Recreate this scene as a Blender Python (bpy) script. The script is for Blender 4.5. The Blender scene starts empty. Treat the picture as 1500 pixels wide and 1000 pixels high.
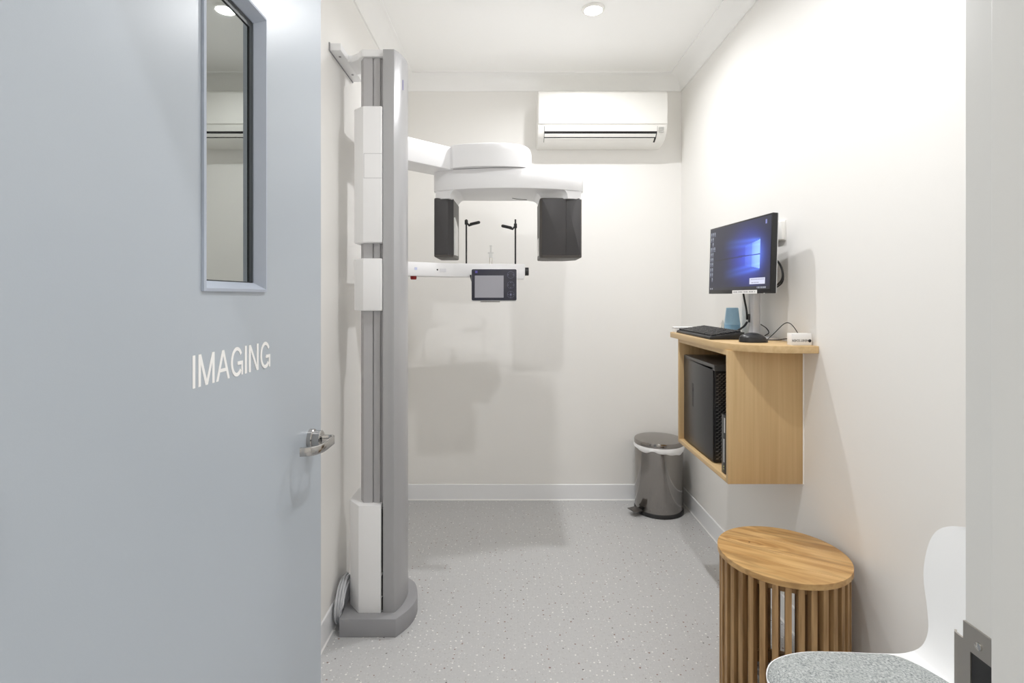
import bpy, bmesh, math, random
from mathutils import Vector, Matrix
random.seed(7)
S = bpy.context.scene
C = S.collection

# ------------------------------------------------------------------ camera
cam_d = bpy.data.cameras.new('camera')
cam = bpy.data.objects.new('camera', cam_d); C.objects.link(cam)
cam.location = (0, 0, 1.3)
cam.rotation_euler = (math.radians(90), 0, 0)
cam_d.sensor_width = 36.0
cam_d.lens = 780 / 1500 * 36
cam_d.shift_x = 5 / 1500
cam_d.shift_y = -66 / 1500
cam_d.clip_start = 0.02
S.camera = cam

# ------------------------------------------------------------------ world, exposure, lamps
w = bpy.data.worlds.new('world'); S.world = w; w.use_nodes = True
w.node_tree.nodes['Background'].inputs[0].default_value = (0.9, 0.95, 1, 1)
w.node_tree.nodes['Background'].inputs[1].default_value = 0.3
S.view_settings.view_transform = 'Standard'
S.view_settings.look = 'None'
S.view_settings.exposure = 0.06
S.view_settings.gamma = 1.0
S.view_settings.use_curve_mapping = False
S.cycles.max_bounces = 20
S.cycles.diffuse_bounces = 14

DOWNLIGHTS = [(0.412, 2.59, 11.0, 'glowing round ceiling downlight above the x-ray machine, in view'),
              (0.405, 1.376, 10.8, 'round ceiling downlight nearer the open door'),
              (-0.95, -0.15, 10.5, 'round fill downlight added in the unseen corridor, hinge side of the doorway'),  # both corridor lamps are assumed, added for fill through the doorway
              (0.95, -0.15, 10.5, 'round fill downlight added in the unseen corridor, strike side of the doorway')]
def area_light(x, y, z, power, size):
    d = bpy.data.lights.new('downlight_lamp', 'AREA'); d.shape = 'DISK'; d.size = size
    d.energy = power; d.spread = math.radians(160); d.color = (0.988, 0.992, 1.0)
    o = bpy.data.objects.new('downlight_lamp', d); C.objects.link(o)
    o.location = (x, y, z)
    return o
LAMPS = [area_light(x, y, 2.688, p, 0.055) for x, y, p, _ in DOWNLIGHTS]

# ------------------------------------------------------------------ materials
def lin(c):
    r = []
    for v in c:
        v /= 255
        r.append(v / 12.92 if v <= 0.04045 else ((v + 0.055) / 1.055) ** 2.4)
    return (*r, 1)
MATS = {}
def mat(name, rgb, rough=0.5, metal=0.0, var=0.03, vscale=6.0, bump=0.0, bscale=200.0, spec=0.5, coat=0.0, stretch=(1, 1, 1)):
    if name in MATS: return MATS[name]
    m = bpy.data.materials.new(name); m.use_nodes = True
    nt = m.node_tree; N = nt.nodes; L = nt.links
    b = N['Principled BSDF']
    b.inputs['Roughness'].default_value = rough
    b.inputs['Metallic'].default_value = metal
    b.inputs['Specular IOR Level'].default_value = spec
    b.inputs['Coat Weight'].default_value = coat
    tc = N.new('ShaderNodeTexCoord'); mp = N.new('ShaderNodeMapping')
    mp.inputs['Scale'].default_value = stretch
    L.new(tc.outputs['Object'], mp.inputs['Vector'])
    no = N.new('ShaderNodeTexNoise'); no.inputs['Scale'].default_value = vscale; no.inputs['Detail'].default_value = 4
    L.new(mp.outputs['Vector'], no.inputs['Vector'])
    mx = N.new('ShaderNodeMix'); mx.data_type = 'RGBA'
    c = lin(rgb)
    mx.inputs[6].default_value = tuple(v * (1 - var) for v in c[:3]) + (1,)
    mx.inputs[7].default_value = tuple(min(1, v * (1 + var)) for v in c[:3]) + (1,)
    L.new(no.outputs['Fac'], mx.inputs[0])
    L.new(mx.outputs[2], b.inputs['Base Color'])
    if bump > 0:
        n2 = N.new('ShaderNodeTexNoise'); n2.inputs['Scale'].default_value = bscale
        L.new(mp.outputs['Vector'], n2.inputs['Vector'])
        bp = N.new('ShaderNodeBump'); bp.inputs['Strength'].default_value = bump; bp.inputs['Distance'].default_value = 0.001
        L.new(n2.outputs['Fac'], bp.inputs['Height']); L.new(bp.outputs['Normal'], b.inputs['Normal'])
    MATS[name] = m
    return m

def wood(name, dark, light, scale, rough=0.45, ring=0.0, rand=0.0, rot=(0, 0, 0)):
    m = bpy.data.materials.new(name); m.use_nodes = True
    nt = m.node_tree; N = nt.nodes; L = nt.links; b = N['Principled BSDF']
    b.inputs['Roughness'].default_value = rough
    tc = N.new('ShaderNodeTexCoord'); mp = N.new('ShaderNodeMapping'); mp.inputs['Scale'].default_value = scale
    mr = N.new('ShaderNodeMapping'); mr.inputs['Rotation'].default_value = rot
    L.new(tc.outputs['Object'], mr.inputs['Vector']); L.new(mr.outputs['Vector'], mp.inputs['Vector'])
    oi = N.new('ShaderNodeObjectInfo')
    off = N.new('ShaderNodeVectorMath'); off.operation = 'ADD'
    rs = N.new('ShaderNodeMath'); rs.operation = 'MULTIPLY'; rs.inputs[1].default_value = 37.0
    L.new(oi.outputs['Random'], rs.inputs[0])
    L.new(mp.outputs['Vector'], off.inputs[0]); L.new(rs.outputs[0], off.inputs[1])
    no = N.new('ShaderNodeTexNoise'); no.inputs['Scale'].default_value = 1.0; no.inputs['Detail'].default_value = 7; no.inputs['Distortion'].default_value = 0.25 + ring
    L.new(off.outputs[0], no.inputs['Vector'])
    cr = N.new('ShaderNodeValToRGB')
    cr.color_ramp.elements[0].position = 0.3; cr.color_ramp.elements[0].color = lin(dark)
    cr.color_ramp.elements[1].position = 0.7; cr.color_ramp.elements[1].color = lin(light)
    L.new(no.outputs['Fac'], cr.inputs['Fac'])
    last = cr.outputs['Color']
    if ring > 0:
        no2 = N.new('ShaderNodeTexNoise'); no2.inputs['Scale'].default_value = 0.25; no2.inputs['Detail'].default_value = 2; no2.inputs['Distortion'].default_value = 1.2
        L.new(off.outputs[0], no2.inputs['Vector'])
        wv = N.new('ShaderNodeMath'); wv.operation = 'MULTIPLY'; wv.inputs[1].default_value = 26.0
        L.new(no2.outputs['Fac'], wv.inputs[0])
        sn = N.new('ShaderNodeMath'); sn.operation = 'SINE'; L.new(wv.outputs[0], sn.inputs[0])
        mr2 = N.new('ShaderNodeMapRange'); mr2.inputs[1].default_value = 0.2; mr2.inputs[2].default_value = 1.0; mr2.inputs[3].default_value = 0.0; mr2.inputs[4].default_value = 0.35
        L.new(sn.outputs[0], mr2.inputs[0])
        mx = N.new('ShaderNodeMix'); mx.data_type = 'RGBA'; mx.inputs[7].default_value = lin(tuple(v * 0.72 for v in dark))
        L.new(mr2.outputs[0], mx.inputs[0]); L.new(last, mx.inputs[6]); last = mx.outputs[2]
    if rand > 0:
        hs = N.new('ShaderNodeHueSaturation')
        v = N.new('ShaderNodeMapRange'); v.inputs[3].default_value = 1 - rand; v.inputs[4].default_value = 1 + rand
        L.new(oi.outputs['Random'], v.inputs[0]); L.new(v.outputs[0], hs.inputs['Value'])
        L.new(last, hs.inputs['Color']); last = hs.outputs['Color']
    L.new(last, b.inputs['Base Color'])
    bp = N.new('ShaderNodeBump'); bp.inputs['Strength'].default_value = 0.15; bp.inputs['Distance'].default_value = 0.001
    L.new(no.outputs['Fac'], bp.inputs['Height']); L.new(bp.outputs['Normal'], b.inputs['Normal'])
    return m

def emission(name, col, strength):
    m = bpy.data.materials.new(name); m.use_nodes = True
    b = m.node_tree.nodes['Principled BSDF']
    b.inputs['Base Color'].default_value = (1, 1, 1, 1)
    b.inputs['Emission Color'].default_value = col; b.inputs['Emission Strength'].default_value = strength
    return m

def floor_material():
    m = bpy.data.materials.new('fleck_vinyl'); m.use_nodes = True
    nt = m.node_tree; N = nt.nodes; L = nt.links; b = N['Principled BSDF']
    b.inputs['Roughness'].default_value = 0.42; b.inputs['Specular IOR Level'].default_value = 0.35
    tc = N.new('ShaderNodeTexCoord')
    last = None
    no = N.new('ShaderNodeTexNoise'); no.inputs['Scale'].default_value = 60; no.inputs['Detail'].default_value = 5
    L.new(tc.outputs['Object'], no.inputs['Vector'])
    mx = N.new('ShaderNodeMix'); mx.data_type = 'RGBA'
    mx.inputs[6].default_value = lin((187, 187, 188)); mx.inputs[7].default_value = lin((195, 195, 195))
    L.new(no.outputs['Fac'], mx.inputs[0]); last = mx.outputs[2]
    def flecks(scale, radius, keep, col, seed, last):
        mp = N.new('ShaderNodeMapping'); mp.inputs['Location'].default_value = (seed, seed * 1.7, 0)
        L.new(tc.outputs['Object'], mp.inputs['Vector'])
        wob = N.new('ShaderNodeTexNoise'); wob.inputs['Scale'].default_value = 220
        L.new(mp.outputs['Vector'], wob.inputs['Vector'])
        vo = N.new('ShaderNodeTexVoronoi'); vo.voronoi_dimensions = '2D'; vo.inputs['Scale'].default_value = scale
        L.new(mp.outputs['Vector'], vo.inputs['Vector'])
        sp = N.new('ShaderNodeSeparateColor'); L.new(vo.outputs['Color'], sp.inputs[0])
        rk = N.new('ShaderNodeMath'); rk.operation = 'LESS_THAN'; rk.inputs[1].default_value = keep
        L.new(sp.outputs[0], rk.inputs[0])
        rr = N.new('ShaderNodeMath'); rr.operation = 'MULTIPLY_ADD'; rr.inputs[1].default_value = radius * scale; rr.inputs[2].default_value = 0.35 * radius * scale
        L.new(sp.outputs[1], rr.inputs[0])
        wd = N.new('ShaderNodeMath'); wd.operation = 'MULTIPLY_ADD'; wd.inputs[1].default_value = 0.8 * radius * scale; wd.inputs[2].default_value = -0.4 * radius * scale
        L.new(wob.outputs['Fac'], wd.inputs[0])
        ds = N.new('ShaderNodeMath'); ds.operation = 'ADD'; L.new(vo.outputs['Distance'], ds.inputs[0]); L.new(wd.outputs[0], ds.inputs[1])
        lt = N.new('ShaderNodeMath'); lt.operation = 'LESS_THAN'; L.new(ds.outputs[0], lt.inputs[0]); L.new(rr.outputs[0], lt.inputs[1])
        an = N.new('ShaderNodeMath'); an.operation = 'MULTIPLY'; L.new(lt.outputs[0], an.inputs[0]); L.new(rk.outputs[0], an.inputs[1])
        m2 = N.new('ShaderNodeMix'); m2.data_type = 'RGBA'; m2.inputs[7].default_value = lin(col)
        L.new(an.outputs[0], m2.inputs[0]); L.new(last, m2.inputs[6])
        return m2.outputs[2]
    last = flecks(95, 0.0022, 0.5, (200, 200, 199), 9.1, last)
    last = flecks(75, 0.0022, 0.4, (178, 177, 176), 4.1, last)
    last = flecks(50, 0.0027, 0.30, (230, 229, 226), 1.3, last)
    last = flecks(38, 0.0028, 0.15, (138, 116, 108), 5.7, last)
    last = flecks(34, 0.0026, 0.07, (106, 102, 100), 12.3, last)
    L.new(last, b.inputs['Base Color'])
    return m

M_FLOOR = floor_material()
M_WALL = mat('wall_paint', (241, 239.5, 236.5), 0.55, var=0.012, vscale=2, bump=0.03, bscale=350)
M_CEIL = mat('ceiling_paint', (251, 251, 250), 0.7, var=0.008)
M_CORN = mat('cornice_paint', (248, 248, 247), 0.5, var=0.008)
M_SKIRT = mat('skirting_vinyl', (240, 241, 243), 0.35, var=0.012)
M_SEAL = mat('white_sealant', (250, 250, 248), 0.4, var=0.01)
M_DOOR = mat('door_paint', (173, 181, 190), 0.32, var=0.012, vscale=3, bump=0.05, bscale=420)
M_BEAD = mat('door_bead_paint', (176, 184, 198), 0.4, var=0.02, vscale=40, bump=0.1, bscale=300)
M_JAMB = mat('jamb_paint', (216, 216, 214), 0.4, var=0.01)
M_REVEAL_REFL = mat('dark_reveal_reflection', (48, 52, 54), 0.45)  # dark tone of the reveal mirrored in the door glass
M_STEEL = mat('brushed_steel', (158, 154, 150), 0.13, metal=1.0, var=0.05, vscale=3, stretch=(60, 60, 2))
M_LEVER = mat('satin_lever_steel', (178, 176, 174), 0.18, metal=1.0, var=0.06, vscale=30)
M_STRIKE = mat('dull_strike_steel', (176, 172, 166), 0.4, metal=1.0, var=0.05)
M_WHITE = mat('machine_white', (240, 240, 241), 0.32, var=0.006)
M_WHITE2 = mat('appliance_white', (243, 242, 238), 0.35, var=0.006)
M_SILVER = mat('silver_paint', (176, 176, 178), 0.3, metal=0.15, var=0.01)
M_ALU = mat('anodised_aluminium', (184, 183, 185), 0.4, metal=0.15, var=0.02, vscale=3, stretch=(40, 40, 1))
M_BASE = mat('base_grey', (152, 152, 155), 0.45, var=0.02)
M_HEADRIM = mat('head_taupe', (84, 80, 76), 0.5, var=0.02)
M_HEAD = mat('head_charcoal', (66, 64, 65), 0.5, var=0.03, bump=0.1, bscale=900)
M_BLACK = mat('black_plastic', (30, 30, 31), 0.4, var=0.05)
M_BLACKG = mat('black_satin', (42, 42, 44), 0.3, var=0.03)
M_GLASSPANEL = mat('panel_bezel', (58, 58, 70), 0.2, var=0.03)
M_LCD = mat('grey_lcd', (168, 168, 177), 0.15, var=0.01)
M_RED = mat('red_plastic', (150, 28, 26), 0.35)
M_PURPLE = mat('purple_mark', (92, 84, 170), 0.4)
M_PALEBLUE = mat('pale_blue_mark', (205, 212, 240), 0.4)
M_RING = mat('button_mark', (128, 128, 160), 0.4)
M_CLEAR = mat('clear_acrylic', (222, 222, 220), 0.15)
M_CHROME = mat('chrome', (200, 198, 194), 0.12, metal=1.0)
M_OAK = wood('oak_laminate', (196, 164, 118), (212, 182, 136), (70, 70, 1.6), 0.5)
M_OAKH = wood('oak_laminate_top', (204, 172, 124), (218, 188, 142), (70, 1.6, 70), 0.45)
M_MANGO = wood('mango_top', (178, 134, 80), (218, 180, 124), (4, 30, 30), 0.38, ring=0.6, rand=0.07, rot=(0, 0, math.radians(31.6)))
M_SLAT = wood('mango_slat', (140, 106, 66), (188, 152, 106), (60, 60, 5), 0.5, rand=0.14)
M_TIN = mat('liner_white', (240, 240, 240), 0.5, var=0.02, bump=0.4, bscale=120)
M_BLUE = mat('blue_cup', (172, 214, 242), 0.4, var=0.02)
M_BLUE2 = mat('blue_cup_rim', (146, 194, 230), 0.4, var=0.02)
M_PAPER = mat('white_card', (240, 239, 238), 0.6)
M_INK = mat('black_ink', (28, 28, 30), 0.6)
M_SHELL = mat('chair_white', (243, 244, 245), 0.3, var=0.005)
M_CABLE = mat('grey_cable', (196, 198, 202), 0.4, var=0.04)
M_KEY = mat('key_black', (46, 46, 48), 0.5)
M_SILV = mat('stand_silver', (208, 208, 210), 0.3, metal=0.35)

def fabric():
    m = bpy.data.materials.new('grey_weave'); m.use_nodes = True
    nt = m.node_tree; N = nt.nodes; L = nt.links; b = N['Principled BSDF']
    b.inputs['Roughness'].default_value = 0.95; b.inputs['Specular IOR Level'].default_value = 0.1
    tc = N.new('ShaderNodeTexCoord')
    outs = []
    for sc in ((1100, 160, 160), (160, 1100, 160)):
        mp = N.new('ShaderNodeMapping'); mp.inputs['Scale'].default_value = sc
        L.new(tc.outputs['Object'], mp.inputs['Vector'])
        no = N.new('ShaderNodeTexNoise'); no.inputs['Scale'].default_value = 1.0; no.inputs['Detail'].default_value = 3
        L.new(mp.outputs['Vector'], no.inputs['Vector']); outs.append(no.outputs['Fac'])
    ad = N.new('ShaderNodeMath'); ad.operation = 'ADD'; L.new(outs[0], ad.inputs[0]); L.new(outs[1], ad.inputs[1])
    cr = N.new('ShaderNodeValToRGB')
    cr.color_ramp.elements[0].position = 0.40; cr.color_ramp.elements[0].color = lin((112, 118, 120))
    cr.color_ramp.elements[1].position = 0.58; cr.color_ramp.elements[1].color = lin((204, 208, 207))
    hf = N.new('ShaderNodeMath'); hf.operation = 'MULTIPLY'; hf.inputs[1].default_value = 0.5
    L.new(ad.outputs[0], hf.inputs[0]); L.new(hf.outputs[0], cr.inputs['Fac']); L.new(cr.outputs['Color'], b.inputs['Base Color'])
    bp = N.new('ShaderNodeBump'); bp.inputs['Strength'].default_value = 0.5; bp.inputs['Distance'].default_value = 0.001
    L.new(hf.outputs[0], bp.inputs['Height']); L.new(bp.outputs['Normal'], b.inputs['Normal'])
    return m
M_FABRIC = fabric()

def pane_glass():
    m = bpy.data.materials.new('door_glass'); m.use_nodes = True
    nt = m.node_tree; N = nt.nodes; L = nt.links
    N.remove(N['Principled BSDF'])
    out = N['Material Output']
    fr = N.new('ShaderNodeLayerWeight'); fr.inputs['Blend'].default_value = 0.82
    gl = N.new('ShaderNodeBsdfGlossy'); gl.inputs['Roughness'].default_value = 0.015; gl.inputs['Color'].default_value = (0.96, 1, 0.97, 1)
    tr = N.new('ShaderNodeBsdfTransparent'); tr.inputs['Color'].default_value = (0.86, 0.9, 0.88, 1)
    mx = N.new('ShaderNodeMixShader')
    L.new(fr.outputs[0], mx.inputs[0]); L.new(tr.outputs[0], mx.inputs[1]); L.new(gl.outputs[0], mx.inputs[2])
    L.new(mx.outputs[0], out.inputs[0])
    return m
M_GLASS = pane_glass()

# ------------------------------------------------------------------ geometry helpers
ORIG = {}
def link(name, me, matl, parent, origin, smooth=True, angle=35):
    if smooth:
        me.shade_smooth(); me.set_sharp_from_angle(angle=math.radians(angle))
    if matl is not None: me.materials.append(matl)
    o = bpy.data.objects.new(name, me); C.objects.link(o)
    if parent is not None:
        o.parent = parent; o.location = Vector(origin) - ORIG[parent.name]
    else:
        o.location = origin
    ORIG[o.name] = Vector(origin)
    return o

def from_bm(name, bm, matl, parent=None, origin=None, smooth=True, angle=35, xf=None):
    if xf is not None: bmesh.ops.transform(bm, matrix=xf, verts=bm.verts)
    bmesh.ops.recalc_face_normals(bm, faces=bm.faces)
    vs = [v.co for v in bm.verts]
    lo = Vector([min(v[i] for v in vs) for i in range(3)]); hi = Vector([max(v[i] for v in vs) for i in range(3)])
    if origin is None: origin = Vector(((lo.x + hi.x) / 2, (lo.y + hi.y) / 2, lo.z))
    origin = Vector(origin)
    for v in bm.verts: v.co -= origin
    me = bpy.data.meshes.new(name); bm.to_mesh(me); bm.free()
    return link(name, me, matl, parent, origin, smooth, angle)

def add_prism(bm, poly, a0, a1, axis='z'):
    def pt(p, a):
        if axis == 'z': return (p[0], p[1], a)
        if axis == 'y': return (p[0], a, p[1])
        return (a, p[0], p[1])
    lo = [bm.verts.new(pt(p, a0)) for p in poly]; hi = [bm.verts.new(pt(p, a1)) for p in poly]
    n = len(poly)
    fs = [bm.faces.new(lo), bm.faces.new(hi)]
    for i in range(n):
        fs.append(bm.faces.new((lo[i], lo[(i + 1) % n], hi[(i + 1) % n], hi[i])))
    return lo, hi, fs

def do_bevel(bm, off, seg=2, ang=30):
    bmesh.ops.recalc_face_normals(bm, faces=bm.faces)
    es = [e for e in bm.edges if len(e.link_faces) == 2 and e.calc_face_angle(0) > math.radians(ang)]
    bmesh.ops.bevel(bm, geom=es, offset=off, segments=seg, affect='EDGES', profile=0.5, clamp_overlap=True)

def prism(name, poly, a0, a1, matl, parent=None, axis='z', bevel=0.0, seg=2, xf=None, ang=30):
    bm = bmesh.new(); add_prism(bm, poly, a0, a1, axis)
    if bevel > 0: do_bevel(bm, bevel, seg, ang)
    return from_bm(name, bm, matl, parent, xf=xf)

def add_box(bm, x0, x1, y0, y1, z0, z1):
    return add_prism(bm, [(x0, y0), (x1, y0), (x1, y1), (x0, y1)], z0, z1)

def box(name, x0, x1, y0, y1, z0, z1, matl, parent=None, bevel=0.0, seg=2, xf=None):
    bm = bmesh.new(); add_box(bm, x0, x1, y0, y1, z0, z1)
    if bevel > 0: do_bevel(bm, bevel, seg)
    return from_bm(name, bm, matl, parent, xf=xf)

def boxes(name, lst, matl, parent=None, bevel=0.0, xf=None):
    bm = bmesh.new()
    for b in lst: add_box(bm, *b)
    if bevel > 0: do_bevel(bm, bevel, 2)
    return from_bm(name, bm, matl, parent, xf=xf)

def crom(pts, n=8, closed=False):
    P = [Vector(p) for p in pts]; out = []
    m = len(P)
    for i in range(m if closed else m - 1):
        if closed: p0, p1, p2, p3 = P[(i - 1) % m], P[i], P[(i + 1) % m], P[(i + 2) % m]
        else:
            p1, p2 = P[i], P[i + 1]
            p0 = P[i - 1] if i > 0 else p1 * 2 - p2
            p3 = P[i + 2] if i + 2 < m else p2 * 2 - p1
        for k in range(n):
            t = k / n
            out.append(0.5 * (2 * p1 + (p2 - p0) * t + (2 * p0 - 5 * p1 + 4 * p2 - p3) * t * t + (3 * p1 - p0 - 3 * p2 + p3) * t ** 3))
    if not closed: out.append(P[-1])
    return out

def add_tube(bm, pts, r, n=8, closed=False):
    P = [Vector(p) for p in pts]; m = len(P)
    rs = r if isinstance(r, (list, tuple)) else [r] * m
    rings = []; prev = None
    for i in range(m):
        if closed: t = P[(i + 1) % m] - P[(i - 1) % m]
        else: t = P[min(i + 1, m - 1)] - P[max(i - 1, 0)]
        t.normalize()
        if prev is None:
            a = Vector((0, 0, 1)) if abs(t.z) < 0.9 else Vector((1, 0, 0))
            u = t.cross(a).normalized()
        else:
            u = (prev - t * prev.dot(t)).normalized()
        prev = u; v = t.cross(u)
        rings.append([bm.verts.new(P[i] + (u * math.cos(2 * math.pi * k / n) + v * math.sin(2 * math.pi * k / n)) * rs[i]) for k in range(n)])
    for i in range(m if closed else m - 1):
        a, b = rings[i], rings[(i + 1) % m]
        for k in range(n): bm.faces.new((a[k], a[(k + 1) % n], b[(k + 1) % n], b[k]))
    if not closed:
        bm.faces.new(rings[0]); bm.faces.new(rings[-1])

def tube(name, pts, r, matl, parent=None, n=8, smoothpts=0, closed=False):
    if smoothpts: pts = crom(pts, smoothpts, closed)
    bm = bmesh.new(); add_tube(bm, pts, r, n, closed)
    return from_bm(name, bm, matl, parent, angle=50)

def capsule(name, a, b, r, matl, parent=None, n=12):
    a, b = Vector(a), Vector(b); d = (b - a).normalized(); pts = []; rs = []
    for k in range(5):
        t = math.pi / 2 * k / 4
        pts.append(a - d * (r * math.cos(t))); rs.append(max(r * math.sin(t), r * 0.05))
    for k in range(5):
        t = math.pi / 2 * (1 - k / 4)
        pts.append(b + d * (r * math.cos(t))); rs.append(max(r * math.sin(t), r * 0.05))
    bm = bmesh.new(); add_tube(bm, pts, rs, n)
    return from_bm(name, bm, matl, parent, angle=60)

def add_lathe(bm, prof, cx, cy, cz=0.0, n=48, M=None):
    rings = []
    for r, z in prof:
        if r < 1e-6: rings.append([bm.verts.new((cx, cy, cz + z))])
        else: rings.append([bm.verts.new((cx + r * math.cos(2 * math.pi * k / n), cy + r * math.sin(2 * math.pi * k / n), cz + z)) for k in range(n)])
    for a, b in zip(rings[:-1], rings[1:]):
        for k in range(n):
            k2 = (k + 1) % n
            if len(a) == 1 and len(b) == 1: continue
            if len(a) == 1: bm.faces.new((a[0], b[k], b[k2]))
            elif len(b) == 1: bm.faces.new((a[k], a[k2], b[0]))
            else: bm.faces.new((a[k], a[k2], b[k2], b[k]))

def lathe(name, prof, cx, cy, cz, matl, parent=None, n=48, angle=35, xf=None):
    bm = bmesh.new(); add_lathe(bm, prof, cx, cy, cz, n)
    return from_bm(name, bm, matl, parent, angle=angle, xf=xf)

def rpoly(pts, rad, n=6):
    out = []; m = len(pts)
    for i in range(m):
        p = Vector(pts[i]); a = Vector(pts[i - 1]); b = Vector(pts[(i + 1) % m])
        r = rad[i] if isinstance(rad, (list, tuple)) else rad
        if r <= 0: out.append(p); continue
        u = (a - p).normalized(); v = (b - p).normalized()
        ang = u.angle(v); d = min(r / math.tan(ang / 2), (a - p).length * 0.49, (b - p).length * 0.49)
        rr = d * math.tan(ang / 2)
        c = p + (u + v).normalized() * (rr / math.sin(ang / 2))
        s = p + u * d - c; e = p + v * d - c
        for k in range(n + 1):
            t = k / n
            q = (s * (1 - t) + e * t)
            out.append(c + q.normalized() * rr)
    return [tuple(q) for q in out]

def tag(o, label, cat, group=None, kind=None):
    o['label'] = label; o['category'] = cat
    if group: o['group'] = group
    if kind: o['kind'] = kind
    return o
def empty(name, loc, label, cat, group=None, kind=None):
    o = bpy.data.objects.new(name, None); C.objects.link(o); o.location = loc
    o.empty_display_size = 0.1
    ORIG[o.name] = Vector(loc)
    return tag(o, label, cat, group, kind)
def text_mesh(name, s, M, width, cap, matl, parent, thick=0.0004, offset=0.0, fit=None):
    cu = bpy.data.curves.new(name, 'FONT'); cu.body = s; cu.extrude = 0.0; cu.offset = offset; cu.resolution_u = 4
    to = bpy.data.objects.new(name + '_source', cu); C.objects.link(to)
    dg = bpy.context.evaluated_depsgraph_get()
    me = bpy.data.meshes.new_from_object(to.evaluated_get(dg))
    bpy.data.objects.remove(to); bpy.data.curves.remove(cu)
    bm = bmesh.new(); bm.from_mesh(me); bpy.data.meshes.remove(me)
    xs = [v.co.x for v in bm.verts]; ys = [v.co.y for v in bm.verts]
    x0, x1, y0, y1 = min(xs), max(xs), min(ys), max(ys)
    r = bmesh.ops.extrude_face_region(bm, geom=list(bm.faces))
    vs = [g for g in r['geom'] if isinstance(g, bmesh.types.BMVert)]
    for v in bm.verts:
        v.co.x = (v.co.x - x0) / (x1 - x0) * width; v.co.y = (v.co.y - y0) / (y1 - y0) * cap
    for v in vs: v.co.z += thick
    return from_bm(name, bm, matl, parent, smooth=False, xf=M)
def frame_matrix(origin, ux, uy):
    ux = Vector(ux).normalized(); uy = Vector(uy).normalized(); uz = ux.cross(uy)
    return Matrix(((ux.x, uy.x, uz.x, origin[0]), (ux.y, uy.y, uz.y, origin[1]), (ux.z, uy.z, uz.z, origin[2]), (0, 0, 0, 1)))

# ------------------------------------------------------------------ room shell
XL, XR, YF, YB, H = -0.69, 1.105, 0.473, 3.406, 2.70
YW = 0.345                      # corridor face of the front wall
JL, JR, DH = -0.465, 0.405, 2.05
ST = 'structure'
tag(box('floor', -1.7, 1.7, -1.5, YB + 0.1, -0.05, 0, M_FLOOR), 'light grey vinyl floor with white and brown flecks', 'floor', kind=ST)
tag(box('ceiling', -1.7, 1.7, -1.5, YB + 0.1, H, H + 0.05, M_CEIL), 'smooth white painted ceiling', 'ceiling', kind=ST)
tag(box('wall_left', XL - 0.1, XL, YF, YB + 0.1, 0, H, M_WALL), 'off-white painted wall behind the open door and x-ray column', 'wall', kind=ST)
tag(box('wall_right', XR, XR + 0.1, YF, YB + 0.1, 0, H, M_WALL), 'off-white painted wall carrying the oak cabinet', 'wall', kind=ST)
tag(box('wall_back', XL, XR, YB, YB + 0.1, 0, H, M_WALL), 'off-white painted end wall under the air conditioner', 'wall', kind=ST)
bm = bmesh.new()
for b in ((-1.7, JL - 0.03, YW, YF, 0, H), (JR + 0.03, 1.7, YW, YF, 0, H), (JL - 0.03, JR + 0.03, YW, YF, DH + 0.03, H)): add_box(bm, *b)
tag(from_bm('wall_front', bm, M_WALL), 'off-white wall around the doorway', 'wall', kind=ST)
tag(box('wall_corridor', -1.7, 1.7, -1.5, -1.4, 0, H, M_WALL), 'off-white corridor wall facing the doorway', 'wall', kind=ST)
tag(box('wall_corridor_left', -1.7, -1.6, -1.4, YW, 0, H, M_WALL), 'off-white wall closing the corridor on the hinge side', 'wall', kind=ST)
tag(box('wall_corridor_right', 1.6, 1.7, -1.4, YW, 0, H, M_WALL), 'off-white wall closing the corridor on the strike side', 'wall', kind=ST)

def skirting(name, p0, p1, nrm, label):
    p0, p1, nrm = Vector(p0), Vector(p1), Vector(nrm)
    hz = 0.1; th = 0.006
    def strip(nm, prof, matl, parent):
        bm = bmesh.new(); rings = []
        for q in (p0, p1): rings.append([bm.verts.new((q.x + nrm.x * a, q.y + nrm.y * a, z)) for a, z in prof])
        n = len(prof)
        for i in range(n): bm.faces.new((rings[0][i], rings[0][(i + 1) % n], rings[1][(i + 1) % n], rings[1][i]))
        bm.faces.new(rings[0]); bm.faces.new(rings[1])
        return from_bm(nm, bm, matl, parent)
    o = strip(name, [(0, 0), (th, 0), (th, hz - 0.003), (th - 0.003, hz), (0, hz)], M_SKIRT, None)
    tag(o, label, 'skirting', kind=ST)
    strip('sealant_bead', [(th, 0), (th + 0.004, 0), (th + 0.0025, 0.0035), (th, 0.006)], M_SEAL, o)
skirting('baseboard_back', (XL, YB), (XR, YB), (0, -1), 'pale grey skirting along the end wall')
skirting('baseboard_right', (XR, YF), (XR, YB), (-1, 0), 'pale grey skirting below the oak cabinet')
skirting('baseboard_left', (XL, YF), (XL, YB), (1, 0), 'pale grey skirting behind the x-ray column')
skirting('baseboard_front', (JR + 0.05, YF), (XR, YF), (0, 1), 'pale grey skirting beside the doorway inside the room')

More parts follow.
